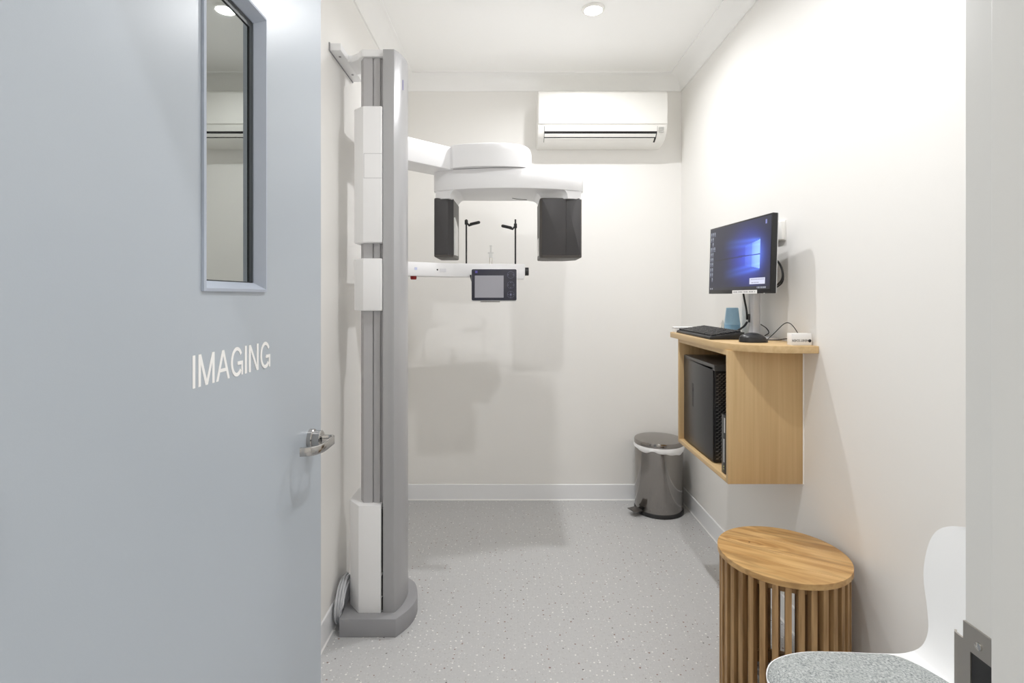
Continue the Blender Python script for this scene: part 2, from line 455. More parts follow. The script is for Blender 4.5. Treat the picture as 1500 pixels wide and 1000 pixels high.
cove = [(0, 0), (0.09, 0), (0.09, 0.006), (0.086, 0.008)]
for k in range(9):
    t = math.radians(270 - 90 * k / 8)
    cove.append((0.092 + 0.082 * math.cos(t), 0.092 + 0.082 * math.sin(t)))
cove += [(0.008, 0.086), (0.006, 0.09), (0, 0.09)]
def cornice(name, p0, p1, nrm, label):
    p0, p1, nrm = Vector(p0), Vector(p1), Vector(nrm); d = (p1 - p0).normalized()
    bm = bmesh.new(); ra, rb = [], []
    for a, b in cove:
        q = p0 + d * a + nrm * a; ra.append(bm.verts.new((q.x, q.y, H - b)))
        q = p1 - d * a + nrm * a; rb.append(bm.verts.new((q.x, q.y, H - b)))
    n = len(cove)
    for i in range(n): bm.faces.new((ra[i], ra[(i + 1) % n], rb[(i + 1) % n], rb[i]))
    bm.faces.new(ra); bm.faces.new(rb)
    tag(from_bm(name, bm, M_CORN), label, 'cornice', kind=ST)
cornice('trim_1', (XL, YB), (XR, YB), (0, -1), 'white coved cornice above the air conditioner')
cornice('trim_2', (XR, YB), (XR, YF), (-1, 0), 'white coved cornice along the wall with the cabinet')
cornice('trim_3', (XL, YF), (XL, YB), (1, 0), 'white coved cornice above the x-ray column')
cornice('trim_4', (XR, YF), (XL, YF), (0, 1), 'white coved cornice above the doorway')

# door frame
fr = empty('trim_5', (0, YF, 0), 'pale grey painted door frame with steel strike plate', 'door frame', kind=ST)
box('jamb', JR, JR + 0.03, YW - 0.012, YF, 0, DH + 0.03, M_JAMB, fr, 0.002)
box('jamb', JL - 0.03, JL, YW - 0.012, YF, 0, DH + 0.03, M_JAMB, fr, 0.002)
box('head', JL, JR, YW - 0.012, YF, DH, DH + 0.03, M_JAMB, fr, 0.002)
box('door_stop', JR - 0.012, JR, YW - 0.008, 0.435, 0, DH, M_JAMB, fr, 0.0025, 3)
box('door_stop', JL, JL + 0.012, YW - 0.008, 0.435, 0, DH, M_JAMB, fr, 0.0025, 3)
box('door_stop', JL + 0.012, JR - 0.012, YW - 0.008, 0.435, DH - 0.012, DH, M_JAMB, fr, 0.0025, 3)
box('architrave', JR + 0.006, JR + 0.07, YW - 0.02, YW, 0, DH + 0.07, M_JAMB, fr, 0.003)
box('architrave', JL - 0.07, JL - 0.006, YW - 0.02, YW, 0, DH + 0.07, M_JAMB, fr, 0.003)
bm = bmesh.new()
add_prism(bm, [(0.4405, 0.925), (0.4725, 0.925), (0.4725, 1.013), (0.4405, 1.013), (0.4405, 0.99), (0.465, 0.99), (0.465, 0.948), (0.4405, 0.948)], JR - 0.0018, JR + 0.0002, 'x')
# curved lip
lip = [(JR - 0.0018, 0.4725), (JR - 0.0018, 0.478), (JR - 0.0012, 0.4825), (JR + 0.0015, 0.4855), (JR + 0.003, 0.4845), (JR + 0.0005, 0.4815), (JR + 0.0002, 0.4775), (JR + 0.0002, 0.4725)]
add_prism(bm, lip, 0.941, 0.997)
sp = from_bm('strike_plate', bm, M_STRIKE, fr)
box('latch_hole', JR - 0.0006, JR + 0.0003, 0.4405, 0.4655, 0.947, 0.991, M_BLACK, sp)
lathe('screw', [(0, 0), (0.0035, 0), (0.0032, 0.0012), (0.001, 0.0016), (0, 0.0008)], 0, 0, 0, M_CHROME, sp, 16,
      xf=frame_matrix((JR - 0.0018, 0.4565, 1.0), (0, 1, 0), (0, 0, 1)) @ Matrix.Scale(-1, 4, (0, 0, 1)) if False else frame_matrix((JR - 0.0018, 0.4565, 1.0), (0, -1, 0), (0, 0, 1)))

# ------------------------------------------------------------------ door
DX = -0.465; DT = 0.038; DY0, DY1 = 0.477, 1.319
door = empty('door_1', (DX - DT / 2, DY0, 0), 'grey-blue door standing open with vision panel and IMAGING lettering', 'door', kind=ST)
wy0, wy1, wz0, wz1 = 0.812, 1.010, 1.314, 1.823
bm = bmesh.new()
for b in ((DX - DT, DX, DY0, wy0, 0.006, 2.04), (DX - DT, DX, wy1, DY1, 0.006, 2.04), (DX - DT, DX, wy0, wy1, 0.006, wz0), (DX - DT, DX, wy0, wy1, wz1, 2.04)): add_box(bm, *b)
bmesh.ops.remove_doubles(bm, verts=bm.verts, dist=1e-5)
leaf = from_bm('leaf', bm, M_DOOR, door, smooth=False)
def bead_ring(name, side):
    # side=+1 room face, -1 the other
    xf0 = DX if side > 0 else DX - DT
    s = side
    prof = [(-0.006, xf0 - s * 0.001), (-0.006, xf0 + s * 0.004), (-0.001, xf0 + s * 0.005), (0.011, xf0 - s * 0.013), (0.011, xf0 - s * 0.016), (0.0, xf0 - s * 0.016)]
    bm = bmesh.new(); rings = []
    for (cy, cz, sy, sz) in ((wy0, wz0, 1, 1), (wy1, wz0, -1, 1), (wy1, wz1, -1, -1), (wy0, wz1, 1, -1)):
        rings.append([bm.verts.new((x, cy + sy * d, cz + sz * d)) for d, x in prof])
    n = len(prof)
    for k in range(4):
        a, b = rings[k], rings[(k + 1) % 4]
        for i in range(n): bm.faces.new((a[i], a[(i + 1) % n], b[(i + 1) % n], b[i]))
    return from_bm(name, bm, M_BEAD, leaf, smooth=False)
bead_ring('glazing_bead', 1); bead_ring('glazing_bead', -1)
gx = DX - 0.019
box('glass_pane', gx - 0.002, gx + 0.002, wy0 + 0.002, wy1 - 0.002, wz0 + 0.002, wz1 - 0.002, M_GLASS, leaf)
g0, g1 = gx + 0.0022, gx + 0.0042
bm = bmesh.new()
for b in ((g0, g1, wy0 + 0.005, wy0 + 0.022, wz0 + 0.005, wz1 - 0.005), (g0, g1, wy1 - 0.024, wy1 - 0.005, wz0 + 0.005, wz1 - 0.005),
          (g0, g1, wy0 + 0.022, wy1 - 0.024, wz0 + 0.005, wz0 + 0.013), (g0, g1, wy0 + 0.022, wy1 - 0.024, wz1 - 0.024, wz1 - 0.005)): add_box(bm, *b)
from_bm('reflection_strip', bm, M_REVEAL_REFL, leaf)  # dark strips painted in for the bead's reflection in the glass
def door_letters():
    bm = bmesh.new(); z0, z1 = 1.164, 1.2127; sw = 0.0064; xa, xb = DX + 0.0001, DX + 0.0005
    cnt = [0]
    def poly(pts):
        cnt[0] += 1; add_prism(bm, pts, xa, xb + 0.000012 * cnt[0], 'x')
    def bar(a, b):
        poly([(a[0] - sw / 2, a[1]), (a[0] + sw / 2, a[1]), (b[0] + sw / 2, b[1]), (b[0] - sw / 2, b[1])])
    def gee(y0, y1):
        cyy, czz = (y0 + y1) / 2, (z0 + z1) / 2; ry, rz = (y1 - y0) / 2, (z1 - z0) / 2 + 0.0008
        n = 26; a0, a1 = math.radians(32), math.radians(318)
        for k in range(n):
            ta, tb2 = a0 + (a1 - a0) * k / n, a0 + (a1 - a0) * (k + 1) / n
            P = lambda t, d: (cyy + (ry - d) * math.cos(t), czz + (rz - d) * math.sin(t))
            poly([P(ta, 0), P(tb2, 0), P(tb2, sw * 0.95), P(ta, sw * 0.95)])
        poly([(y1 - sw * 0.8, z0), (y1, z0), (y1, czz), (y1 - sw * 0.8, czz)])
        poly([(cyy + ry * 0.1, czz - sw * 0.95), (y1, czz - sw * 0.95), (y1, czz), (cyy + ry * 0.1, czz)])
    def eye(y0, y1): poly([(y0, z0), (y1, z0), (y1, z1), (y0, z1)])
    eye(0.7830, 0.7896)
    y0, y1 = 0.7977, 0.8415
    eye(y0, y0 + sw); eye(y1 - sw, y1); ym = (y0 + y1) / 2
    bar((y0 + sw * 0.6, z1), (ym, z0)); bar((y1 - sw * 0.6, z1), (ym, z0))
    y0, y1 = 0.8462, 0.8872; ym = (y0 + y1) / 2
    bar((y0 + sw / 2, z0), (ym, z1)); bar((y1 - sw / 2, z0), (ym, z1)); zc = z0 + 0.0135
    poly([(y0 + 0.009, zc), (y1 - 0.009, zc), (y1 - 0.0105, zc + 0.0055), (y0 + 0.0105, zc + 0.0055)])
    gee(0.8908, 0.9305)
    eye(0.9376, 0.9441)
    y0, y1 = 0.9522, 0.9886
    eye(y0, y0 + sw); eye(y1 - sw, y1); bar((y0 + sw * 0.6, z1), (y1 - sw * 0.6, z0))
    gee(0.9958, 1.0362)
    return from_bm('lettering', bm, M_PAPER, leaf, smooth=False)
door_letters()
# lever handle
hY, hZ = 1.246, 0.966
hx = frame_matrix((DX, hY, hZ), (0, 1, 0), (0, 0, 1))       # local z -> +X
hd = lathe('handle_rose', [(0, 0), (0.024, 0), (0.024, 0.009), (0.0225, 0.011), (0, 0.011)], 0, 0, 0, M_LEVER, door, 40, xf=hx)
lathe('handle_hub', [(0, 0.011), (0.0205, 0.011), (0.0205, 0.027), (0.019, 0.0285), (0, 0.0285)], 0, 0, 0, M_LEVER, hd, 40, xf=hx)
lathe('keyway', [(0, 0.0284), (0.006, 0.0284), (0.006, 0.0292), (0, 0.0292)], 0, 0, 0.0, M_BLACK, hd, 16, xf=hx)
path = crom([(DX + 0.012, hY - 0.004), (DX + 0.032, hY + 0.002), (DX + 0.047, hY + 0.0045), (DX + 0.0555, hY - 0.003), (DX + 0.0565, hY - 0.02), (DX + 0.0555, hY - 0.062), (DX + 0.050, hY - 0.084), (DX + 0.037, hY - 0.0985), (DX + 0.017, hY - 0.103)], 8)
bm = bmesh.new(); rings = []
for i, p in enumerate(path):
    t = (path[min(i + 1, len(path) - 1)] - path[max(i - 1, 0)]).normalized(); nn = Vector((-t.y, t.x))
    hh = 0.0095; ww = 0.0032
    rings.append([bm.verts.new((p.x + nn.x * a, p.y + nn.y * a, hZ + z)) for a, z in ((-ww, -hh + .001), (-ww + .001, -hh), (ww - .001, -hh), (ww, -hh + .001), (ww, hh - .001), (ww - .001, hh), (-ww + .001, hh), (-ww, hh - .001))])
for a, b in zip(rings[:-1], rings[1:]):
    for k in range(8): bm.faces.new((a[k], a[(k + 1) % 8], b[(k + 1) % 8], b[k]))
bm.faces.new(rings[0]); bm.faces.new(rings[-1])
from_bm('lever', bm, M_LEVER, hd, angle=50)
for z in (0.25, 1.02, 1.8):
    tube('hinge', [(DX + 0.004, DY0 - 0.002, z), (DX + 0.004, DY0 - 0.002, z + 0.1)], 0.005, M_LEVER, door, 12)

# ------------------------------------------------------------------ x-ray machine
mc = empty('dental_xray_machine', (-0.53, 2.18, 0), 'tall white and grey dental x-ray machine with arms and dark heads by the wall', 'x-ray machine')
pl = [(-0.647, 2.03), (-0.43, 2.03)] + [tuple(p) for p in crom([(-0.43, 2.03), (-0.397, 2.085), (-0.379, 2.14), (-0.376, 2.19), (-0.384, 2.24), (-0.405, 2.295), (-0.447, 2.34)], 5)][1:] + [(-0.647, 2.34)]
prism('base', pl, 0, 0.07, M_BASE, mc, bevel=0.003)
pl = [(-0.489, 2.072), (-0.446, 2.072)] + [tuple(p) for p in crom([(-0.446, 2.072), (-0.4285, 2.11), (-0.4195, 2.15), (-0.4172, 2.185), (-0.4195, 2.22), (-0.4285, 2.26), (-0.446, 2.298)], 5)][1:] + [(-0.489, 2.298)]
cc = prism('column_cover', pl, 0.07, 2.262, M_SILVER, mc, bevel=0.0015, ang=50)
box('emblem', -0.4245, -0.4222, 2.128, 2.139, 2.125, 2.165, M_PURPLE, cc, xf=None)
prism('column', [(-0.491, 2.27), (-0.491, 2.108), (-0.507, 2.108), (-0.507, 2.1), (-0.530, 2.1), (-0.530, 2.106), (-0.536, 2.106), (-0.536, 2.098), (-0.571, 2.098), (-0.589, 2.128), (-0.589, 2.24), (-0.571, 2.27)], 0.07, 2.24, M_ALU, mc)
# wall bracket
br = prism('top_bracket', rpoly([(-0.4885, 2.088), (-0.578, 2.088), (-0.602, 2.122), (-0.628, 2.14), (-0.646, 2.135), (-0.646, 2.265), (-0.628, 2.258), (-0.602, 2.255), (-0.578, 2.285), (-0.4885, 2.285)], [0, 0.02, 0.03, 0.01, 0, 0, 0.01, 0.03, 0.02, 0]), 2.241, 2.268, M_WHITE, mc, bevel=0.0015)
box('mounting_rail', XL + 0.003, -0.645, 2.046, 2.35, 2.245, 2.273, M_WHITE, br, 0.002)
box('rail_backing', XL, XL + 0.004, 2.042, 2.354, 2.243, 2.275, M_BASE, br)
for y in (2.1, 2.27):
    lathe('screw', [(0, 0), (0.005, 0), (0.005, -0.002), (0, -0.0025)], -0.665, y, 2.245, M_BASE, br, 12)
# lower white cover
lc = prism('lower_cover', rpoly([(-0.497, 2.068), (-0.583, 2.068), (-0.6355, 2.13), (-0.6355, 2.27), (-0.605, 2.295), (-0.497, 2.295)], [0, 0.006, 0.02, 0.01, 0.01, 0]), 0.07, 0.487, M_WHITE, mc, bevel=0.002, ang=40)
for b_ in [(-0.4972, -0.4888, 2.082, 2.1, z0, z1) for z0, z1 in ((0.075, 0.118), (0.13, 0.205), (0.222, 0.47))]: box('gap_shade_strip', *b_, M_BLACK, lc)  # black strips stand in for the shade in the gap by the column cover
uc = prism('upper_carriage', rpoly([(-0.4915, 2.068), (-0.565, 2.068), (-0.612, 2.108), (-0.612, 2.28), (-0.58, 2.31), (-0.4915, 2.31)], [0, 0.005, 0.012, 0.01, 0.01, 0]), 1.509, 2.04, M_WHITE, mc, bevel=0.006, seg=3, ang=40)
hg = mat('seam_grey', (176, 176, 178), 0.6)
for b_ in ((-0.562, -0.4922, 1.854, 1.8552), (-0.562, -0.4922, 1.7588, 1.76), (-0.5625, -0.5613, 1.7588, 1.8552)): box('hatch_seam', b_[0], b_[1], 2.0676, 2.069, b_[2], b_[3], hg, uc)
prism('lower_carriage', rpoly([(-0.4915, 2.068), (-0.565, 2.068), (-0.612, 2.108), (-0.612, 2.28), (-0.58, 2.31), (-0.4915, 2.31)], [0, 0.005, 0.012, 0.01, 0.01, 0]), 1.244, 1.448, M_WHITE, mc, bevel=0.005, ang=40)
prism('upper_arm', [(-0.52, 2.28), (-0.52, 2.396), (-0.292, 2.62), (-0.19, 2.70), (-0.3, 2.84), (-0.405, 2.735), (-0.612, 2.53), (-0.612, 2.28)], 1.925, 2.037, M_WHITE, mc, bevel=0.005, ang=20)
hp = [(-0.335, 2.69), (-0.272, 2.605)] + [tuple(p) for p in crom([(-0.272, 2.605), (-0.18, 2.575), (-0.08, 2.566), (0.02, 2.576), (0.085, 2.60), (0.112, 2.66), (0.108, 2.78), (0.03, 2.90), (-0.09, 2.94), (-0.22, 2.92), (-0.31, 2.83)], 5)][1:]
bm = bmesh.new(); hc = Vector((-0.09, 2.76)); lays = []
for zz_, ins in [(1.929, 0.0), (2.010, 0.0)] + [(2.010 + 0.032 * math.sin(t), 0.032 * (1 - math.cos(t))) for t in [math.pi / 2 * k / 6 for k in range(1, 7)]]:
    ring = []
    for p in hp:
        q = Vector(p); wgt = min(1, max(0.12, (q.x + 0.02) / 0.12)); ring.append(bm.verts.new((*(q + (hc - q).normalized() * ins * wgt), zz_)))
    lays.append(ring)
for a, b in zip(lays[:-1], lays[1:]):
    for k in range(len(hp)): bm.faces.new((a[k], a[(k + 1) % len(hp)], b[(k + 1) % len(hp)], b[k]))
bm.faces.new(lays[0]); bm.faces.new(lays[-1])
hs = from_bm('rotation_housing', bm, M_WHITE, mc, angle=28)
cp = [tuple(p) for p in crom([(-0.368, 2.68), (-0.25, 2.628), (-0.12, 2.601), (0, 2.593), (0.12, 2.601), (0.25, 2.628), (0.368, 2.68), (0.376, 2.76), (0.375, 2.87), (0.352, 2.915), (0.2, 2.935), (0, 2.95), (-0.2, 2.945), (-0.352, 2.925), (-0.375, 2.87), (-0.376, 2.76)], 4, True)]
ca = prism('rotating_arm', cp, 1.828, 1.927, M_WHITE, mc, bevel=0.004, ang=45)
lathe('bearing_ring', [(0.12, 0), (0.15, 0), (0.15, 0.006), (0.12, 0.006)], -0.07, 2.77, 1.925, M_BASE, ca, 40)
tube('seam_slot', crom([(0.02, 2.86, 1.8275), (0.06, 2.895, 1.8275), (0.1, 2.91, 1.8275)], 4), 0.0018, M_HEADRIM, ca, 6)
def neck(lo, hi):
    bm = bmesh.new(); lays = []
    for k in range(7):
        t = math.pi / 2 * k / 6; f = 1 - math.cos(t); zz_ = 1.788 + 0.041 * math.sin(t)
        lays.append([bm.verts.new((*(Vector(a) * (1 - f) + Vector(b) * f), zz_)) for a, b in zip(lo, hi)])
    n = len(lo)
    for a, b in zip(lays[:-1], lays[1:]):
        for k in range(n): bm.faces.new((a[k], a[(k + 1) % n], b[(k + 1) % n], b[k]))
    bm.faces.new(lays[0]); bm.faces.new(lays[-1])
    return from_bm('head_neck', bm, M_WHITE, ca, angle=40)
neck([(-0.375, 2.77), (-0.367, 2.681), (-0.33, 2.664), (-0.292, 2.649), (-0.282, 2.70), (-0.276, 2.925), (-0.352, 2.930), (-0.374, 2.87)],
     [(-0.375, 2.77), (-0.367, 2.681), (-0.33, 2.664), (-0.262, 2.634), (-0.236, 2.70), (-0.236, 2.94), (-0.352, 2.930), (-0.374, 2.87)])
neck([(0.375, 2.77), (0.367, 2.681), (0.33, 2.664), (0.295, 2.651), (0.268, 2.68), (0.165, 2.70), (0.165, 2.94), (0.352, 2.930), (0.374, 2.87)],
     [(0.375, 2.77), (0.367, 2.681), (0.33, 2.664), (0.270, 2.637), (0.24, 2.66), (0.115, 2.68), (0.115, 2.96), (0.352, 2.930), (0.374, 2.87)])
# sensor head (left) and tube head (right)
sh = prism('sensor_head', rpoly([(-0.375, 2.672), (-0.305, 2.672), (-0.279, 2.70), (-0.272, 2.915), (-0.285, 2.935), (-0.365, 2.935), (-0.375, 2.92)], [0.012, 0.006, 0.008, 0.008, 0.006, 0.006, 0.006]), 1.498, 1.795, M_HEADRIM, mc, bevel=0.006, ang=40)
prism('face_shell', rpoly([(-0.3715, 1.510), (-0.303, 1.510), (-0.303, 1.792), (-0.3715, 1.792)], [0.004, 0.0, 0.0, 0.012]), 2.6695, 2.676, M_HEAD, sh, axis='y', bevel=0.002)
prism('corner_shell', [(-0.3035, 2.6695), (-0.2785, 2.698), (-0.284, 2.70), (-0.308, 2.676)], 1.510, 1.792, M_HEAD, sh)
prism('sensor_window', [(2.712, 1.510), (2.875, 1.516), (2.875, 1.665), (2.712, 1.702)], -0.2785, -0.2715, M_CLEAR, sh, axis='x')
th = prism('tube_head', rpoly([(0.157, 2.685), (0.168, 2.672), (0.354, 2.672), (0.369, 2.69), (0.366, 2.88), (0.30, 2.945), (0.18, 2.945), (0.157, 2.92)], 0.006), 1.494, 1.795, M_HEADRIM, mc, bevel=0.006, ang=40)
prism('face_shell', rpoly([(0.168, 1.508), (0.2868, 1.508), (0.2868, 1.790), (0.168, 1.790)], [0.003, 0, 0, 0.012]), 2.6695, 2.676, M_HEAD, th, axis='y', bevel=0.001)
prism('face_shell', rpoly([(0.2882, 1.508), (0.3625, 1.508), (0.3625, 1.790), (0.2882, 1.790)], [0, 0.003, 0.012, 0]), 2.6695, 2.676, M_HEAD, th, axis='y', bevel=0.001)
box('beam_window', 0.1545, 0.1585, 2.75, 2.86, 1.51, 1.60, M_CLEAR, th)
# patient support arm
la = prism('support_arm', rpoly([(-0.52, 2.28), (-0.52, 2.43), (-0.275, 2.60), (0.082, 2.658), (0.082, 2.765), (-0.30, 2.725), (-0.605, 2.52), (-0.605, 2.28)], [0, 0.01, 0.05, 0.004, 0.01, 0.05, 0.02, 0]), 1.396, 1.4615, M_WHITE, mc, bevel=0.003, ang=40)
box('arm_end_block', -0.02, 0.077, 2.652, 2.73, 1.386, 1.43, M_WHITE, la, 0.003)
lathe('emergency_stop', [(0, 0), (0.015, 0), (0.015, -0.012), (0.012, -0.017), (0, -0.017)], -0.45, 2.52, 1.397, M_RED, la, 20)
lathe('adjust_knob', [(0, 0), (0.021, 0), (0.021, 0.018), (0.019, 0.02), (0, 0.02)], 0, 0, 0, M_BLACKG, la, 24, xf=frame_matrix((0.082, 2.70, 1.426), (0, 1, 0), (0, 0, 1)))
dv = Vector((0.245, 0.17)).normalized()
def arm_mark(name, sx, zc, wd, ht, m):
    q = Vector((-0.52, 2.43)) + dv * sx; nrm = Vector((dv.y, -dv.x))
    box(name, -wd / 2, wd / 2, -ht / 2, ht / 2, 0, 0.0006, m, la, xf=frame_matrix((q.x + nrm.x * 0.0001, q.y + nrm.y * 0.0001, zc), (dv.x, dv.y, 0), (0, 0, 1)))
arm_mark('arm_emblem', 0.105, 1.430, 0.013, 0.012, M_PALEBLUE)
arm_mark('indicator', 0.217, 1.428, 0.007, 0.007, M_BLACK)
arm_mark('rating_label', 0.247, 1.426, 0.034, 0.016, mat('label_grey', (226, 226, 230), 0.5))
for sx, ztop, zc, sgn in ((-0.2146, 1.691, 1.676, 1), (0.0346, 1.691, 1.658, -1)):
    rd = tube('temple_rod', [(sx, 2.705, 1.455), (sx, 2.705, ztop)], 0.0042, M_BLACK, mc, 12)
    box('clamp', sx - 0.008, sx + 0.008, 2.696, 2.714, zc - 0.012, zc + 0.012, M_BLACK, rd, 0.003)
    capsule('temple_pad', (sx + sgn * 0.024, 2.70, zc - 0.010), (sx + sgn * 0.064, 2.685, zc - 0.003), 0.0078, M_BLACK, rd)
    bmx = bmesh.new(); add_tube(bmx, [(sx + sgn * 0.006, 2.703, zc - 0.006), (sx + sgn * 0.014, 2.702, zc - 0.016), (sx + sgn * 0.03, 2.698, zc - 0.011)], [0.005, 0.006, 0.006], 8)
    from_bm('pad_link', bmx, M_BLACK, rd)
ch = box('bite_post', -0.0985, -0.0935, 2.698, 2.704, 1.455, 1.498, M_CHROME, mc)
box('bite_post', -0.0865, -0.0815, 2.698, 2.704, 1.455, 1.498, M_CHROME, mc)
boxes('bite_block', [(-0.0985, -0.0815, 2.696, 2.706, 1.496, 1.518), (-0.105, -0.075, 2.695, 2.707, 1.518, 1.523), (-0.094, -0.086, 2.697, 2.705, 1.523, 1.556), (-0.096, -0.084, 2.696, 2.706, 1.553, 1.559)], M_CLEAR, ch, 0.001)
# control panel
cpn = prism('control_panel', rpoly([(-0.1795, 1.276), (0.0405, 1.276), (0.0405, 1.433), (-0.1795, 1.433)], 0.007), 2.569, 2.588, M_WHITE, mc, axis='y', bevel=0.003)
prism('panel_face', rpoly([(-0.178, 1.2805), (0.0385, 1.2805), (0.0385, 1.4315), (-0.178, 1.4315)], 0.007), 2.566, 2.57, M_GLASSPANEL, cpn, axis='y', bevel=0.001)
box('panel_screen', -0.163, -0.024, 2.5648, 2.5662, 1.294, 1.4005, M_LCD, cpn)
box('panel_emblem', -0.161, -0.150, 2.5652, 2.5661, 1.4125, 1.4235, M_PURPLE, cpn)
for k, zc in enumerate((1.404, 1.355, 1.309)):
    bm = bmesh.new()
    add_tube(bm, [(0.0105 + 0.0165 * math.cos(a), 2.5659, zc + 0.0165 * math.sin(a)) for a in [2 * math.pi * i / 32 for i in range(32)]], 0.0004, 6, True)
    rg = from_bm('button_ring', bm, M_RING, cpn)
    mk = []
    for i in range(4):
        if k == 0 and i % 2: continue
        a = math.pi / 2 * i; mx_, mz_ = 0.0105 + 0.0125 * math.cos(a), zc + 0.0125 * math.sin(a)
        mk.append((mx_ - 0.0016, mx_ + 0.0016, 2.5654, 2.5661, mz_ - 0.0016, mz_ + 0.0016))
    if k == 2: mk.append((0.0065, 0.0145, 2.5654, 2.5661, zc - 0.005, zc + 0.005))
    for b_ in mk: box('button_mark', *b_, M_RING, rg)
box('panel_mount', -0.12, 0.0, 2.586, 2.66, 1.33, 1.40, M_WHITE, cpn, 0.003)
box('panel_foot', -0.136, -0.042, 2.572, 2.586, 1.2725, 1.2765, M_HEADRIM, cpn)
prism('panel_lever', [(-0.19, 1.405), (-0.178, 1.405), (-0.178, 1.365), (-0.183, 1.375)], 2.60, 2.61, M_BLACK, cpn, axis='y')

# coil of grey cable leaning between base and wall
bm = bmesh.new(); ctr = []
for k in range(7):
    xc = -0.676 + 0.0055 * (k % 4); yc = 2.137 + 0.010 * math.sin(k * 2.1); ry = 0.074 + 0.010 * math.cos(k * 1.7); rz = 0.078 + 0.006 * math.sin(k * 1.3)
    for i in range(24):
        a = 2 * math.pi * i / 24 - math.pi / 2
        zz = 0.007 + rz + rz * math.sin(a); lean = 0.020 * (zz / 0.16)
        ctr.append((min(xc + lean * (0.3 + 0.25 * (k % 4)) - 0.004 * math.cos(a), -0.6525 if zz < 0.085 else -0.642), yc + ry * math.cos(a), max(zz + 0.002 * (k % 2), 0.006)))
ctr += [(-0.652, 2.26, 0.12), (-0.645, 2.30, 0.2), (-0.642, 2.33, 0.3), (-0.645, 2.335, 0.45)]
add_tube(bm, crom(ctr, 2), 0.005, 8)
tag(from_bm('cable_coil', bm, M_CABLE, angle=60), 'coil of pale grey cable leaning between skirting and machine base', 'cable')

# ------------------------------------------------------------------ air conditioner
ac = empty('air_conditioner', (0.5665, YB, 2.238), 'white wall-mounted split air conditioner on the end wall', 'air conditioner')
prof = [(YB, 2.236), (YB, 2.532), (3.24, 2.532), (3.205, 2.515), (3.199, 2.335), (3.203, 2.318), (3.213, 2.293), (3.237, 2.264), (3.27, 2.246), (3.32, 2.238)]
prism('casing', prof, 0.176, 0.955, M_WHITE2, ac, axis='x', bevel=0.006, seg=3, ang=40)
prism('front_panel', rpoly([(3.25, 2.536), (3.212, 2.536), (3.194, 2.52), (3.188, 2.42), (3.19, 2.336), (3.20, 2.333), (3.2, 2.5)], [0, 0.01, 0.01, 0, 0.002, 0, 0]), 0.180, 0.952, M_WHITE2, ac, axis='x', bevel=0.002)
x0, x1 = 0.217, 0.894
def slab(name, pts, xa, xb, m, th=0.003):
    P = [Vector(p) for p in pts]; out = []
    for i, p in enumerate(P):
        t = (P[min(i + 1, len(P) - 1)] - P[max(i - 1, 0)]).normalized(); out.append(p + Vector((t.y, -t.x)) * (-th))
    prism(name, [tuple(p) for p in P] + [tuple(p) for p in reversed(out)], xa, xb, m, ac, axis='x')
slab('slit_shade_plate', [(3.2015, 2.324), (3.2125, 2.292), (3.2365, 2.263), (3.268, 2.2455)], x0 - 0.002, x1 + 0.002, M_BLACK, -0.0012)  # black plate under the louvers, standing in for shade inside the slits
slab('louver', [(3.201, 2.324), (3.206, 2.309), (3.2105, 2.2955)], x0, x1, M_WHITE2, -0.004)
slab('louver', [(3.2185, 2.2835), (3.226, 2.2735), (3.2315, 2.2685)], x0, x1 - 0.004, M_WHITE2, -0.004)
slab('lower_lip', [(3.2365, 2.2625), (3.25, 2.254), (3.268, 2.2455)], x0, x1 - 0.01, M_WHITE2, -0.004)
for b_ in [(0.903, 0.934, 3.1985, 3.212, z, z + 0.003) for z in (2.316, 2.308, 2.300, 2.290)]: box('status_label', *b_, mat('label_print', (206, 205, 202), 0.5), ac)
box('model_mark', 0.205, 0.238, 3.1885, 3.1905, 2.388, 2.391, mat('label_print2', (214, 214, 212), 0.5), ac)

# ------------------------------------------------------------------ downlights
M_LENS = emission('lamp_lens', (1.0, 0.98, 0.95, 1), 30.0)
for i, (x, y, p, lb) in enumerate(DOWNLIGHTS):
    e = empty('downlight', (x, y, 2.688), lb, 'ceiling light', 'round ceiling downlights')
    lathe('trim_ring', [(0.044, 0), (0.054, 0.001), (0.056, 0.006), (0.056, 0.012), (0.044, 0.012)], x, y, 2.688, M_WHITE2, e, 40)
    lathe('lens', [(0, 0), (0.044, 0), (0.044, 0.004), (0, 0.004)], x, y, 2.690, M_LENS, e, 40)
    LAMPS[i].parent = e; LAMPS[i].location = (0, 0, 0.0005)

# ------------------------------------------------------------------ wall cabinet and worktop
CF = 0.822
cb = empty('hanging_cabinet', (1.1, 2.29, 0.6), 'open-fronted oak cabinet hung on the wall, holding the computer', 'cabinet')
box('side_panel', CF, XR - 0.002, 1.995, 2.013, 0.597, 1.097, M_OAK, cb, 0.0008)
box('side_panel', CF, XR - 0.002, 2.565, 2.583, 0.597, 1.097, M_OAK, cb, 0.0008)
box('bottom_panel', CF, XR - 0.002, 2.013, 2.565, 0.597, 0.615, M_OAKH, cb, 0.0008)
box('back_panel', XR - 0.012, XR - 0.002, 2.013, 2.565, 0.615, 1.097, M_OAK, cb)
box('top_rail', CF, XR - 0.012, 2.013, 2.565, 1.079, 1.097, M_OAKH, cb)
box('sealant_bead', XR - 0.003, XR, 1.992, 1.996, 0.597, 1.097, M_SEAL, cb)
wt = [(XR - 0.001, 1.894), (1.04, 1.894)] + [tuple(p) for p in crom([(1.04, 1.894), (0.955, 1.905), (0.88, 1.945), (0.828, 2.015), (0.808, 2.10)], 6)][1:] + [(0.806, 2.655), (XR - 0.001, 2.655)]
tag(prism('worktop', wt, 1.097, 1.123, M_OAKH, bevel=0.001), 'oak worktop with rounded front corner on top of the wall cabinet', 'worktop')
WT = 1.123
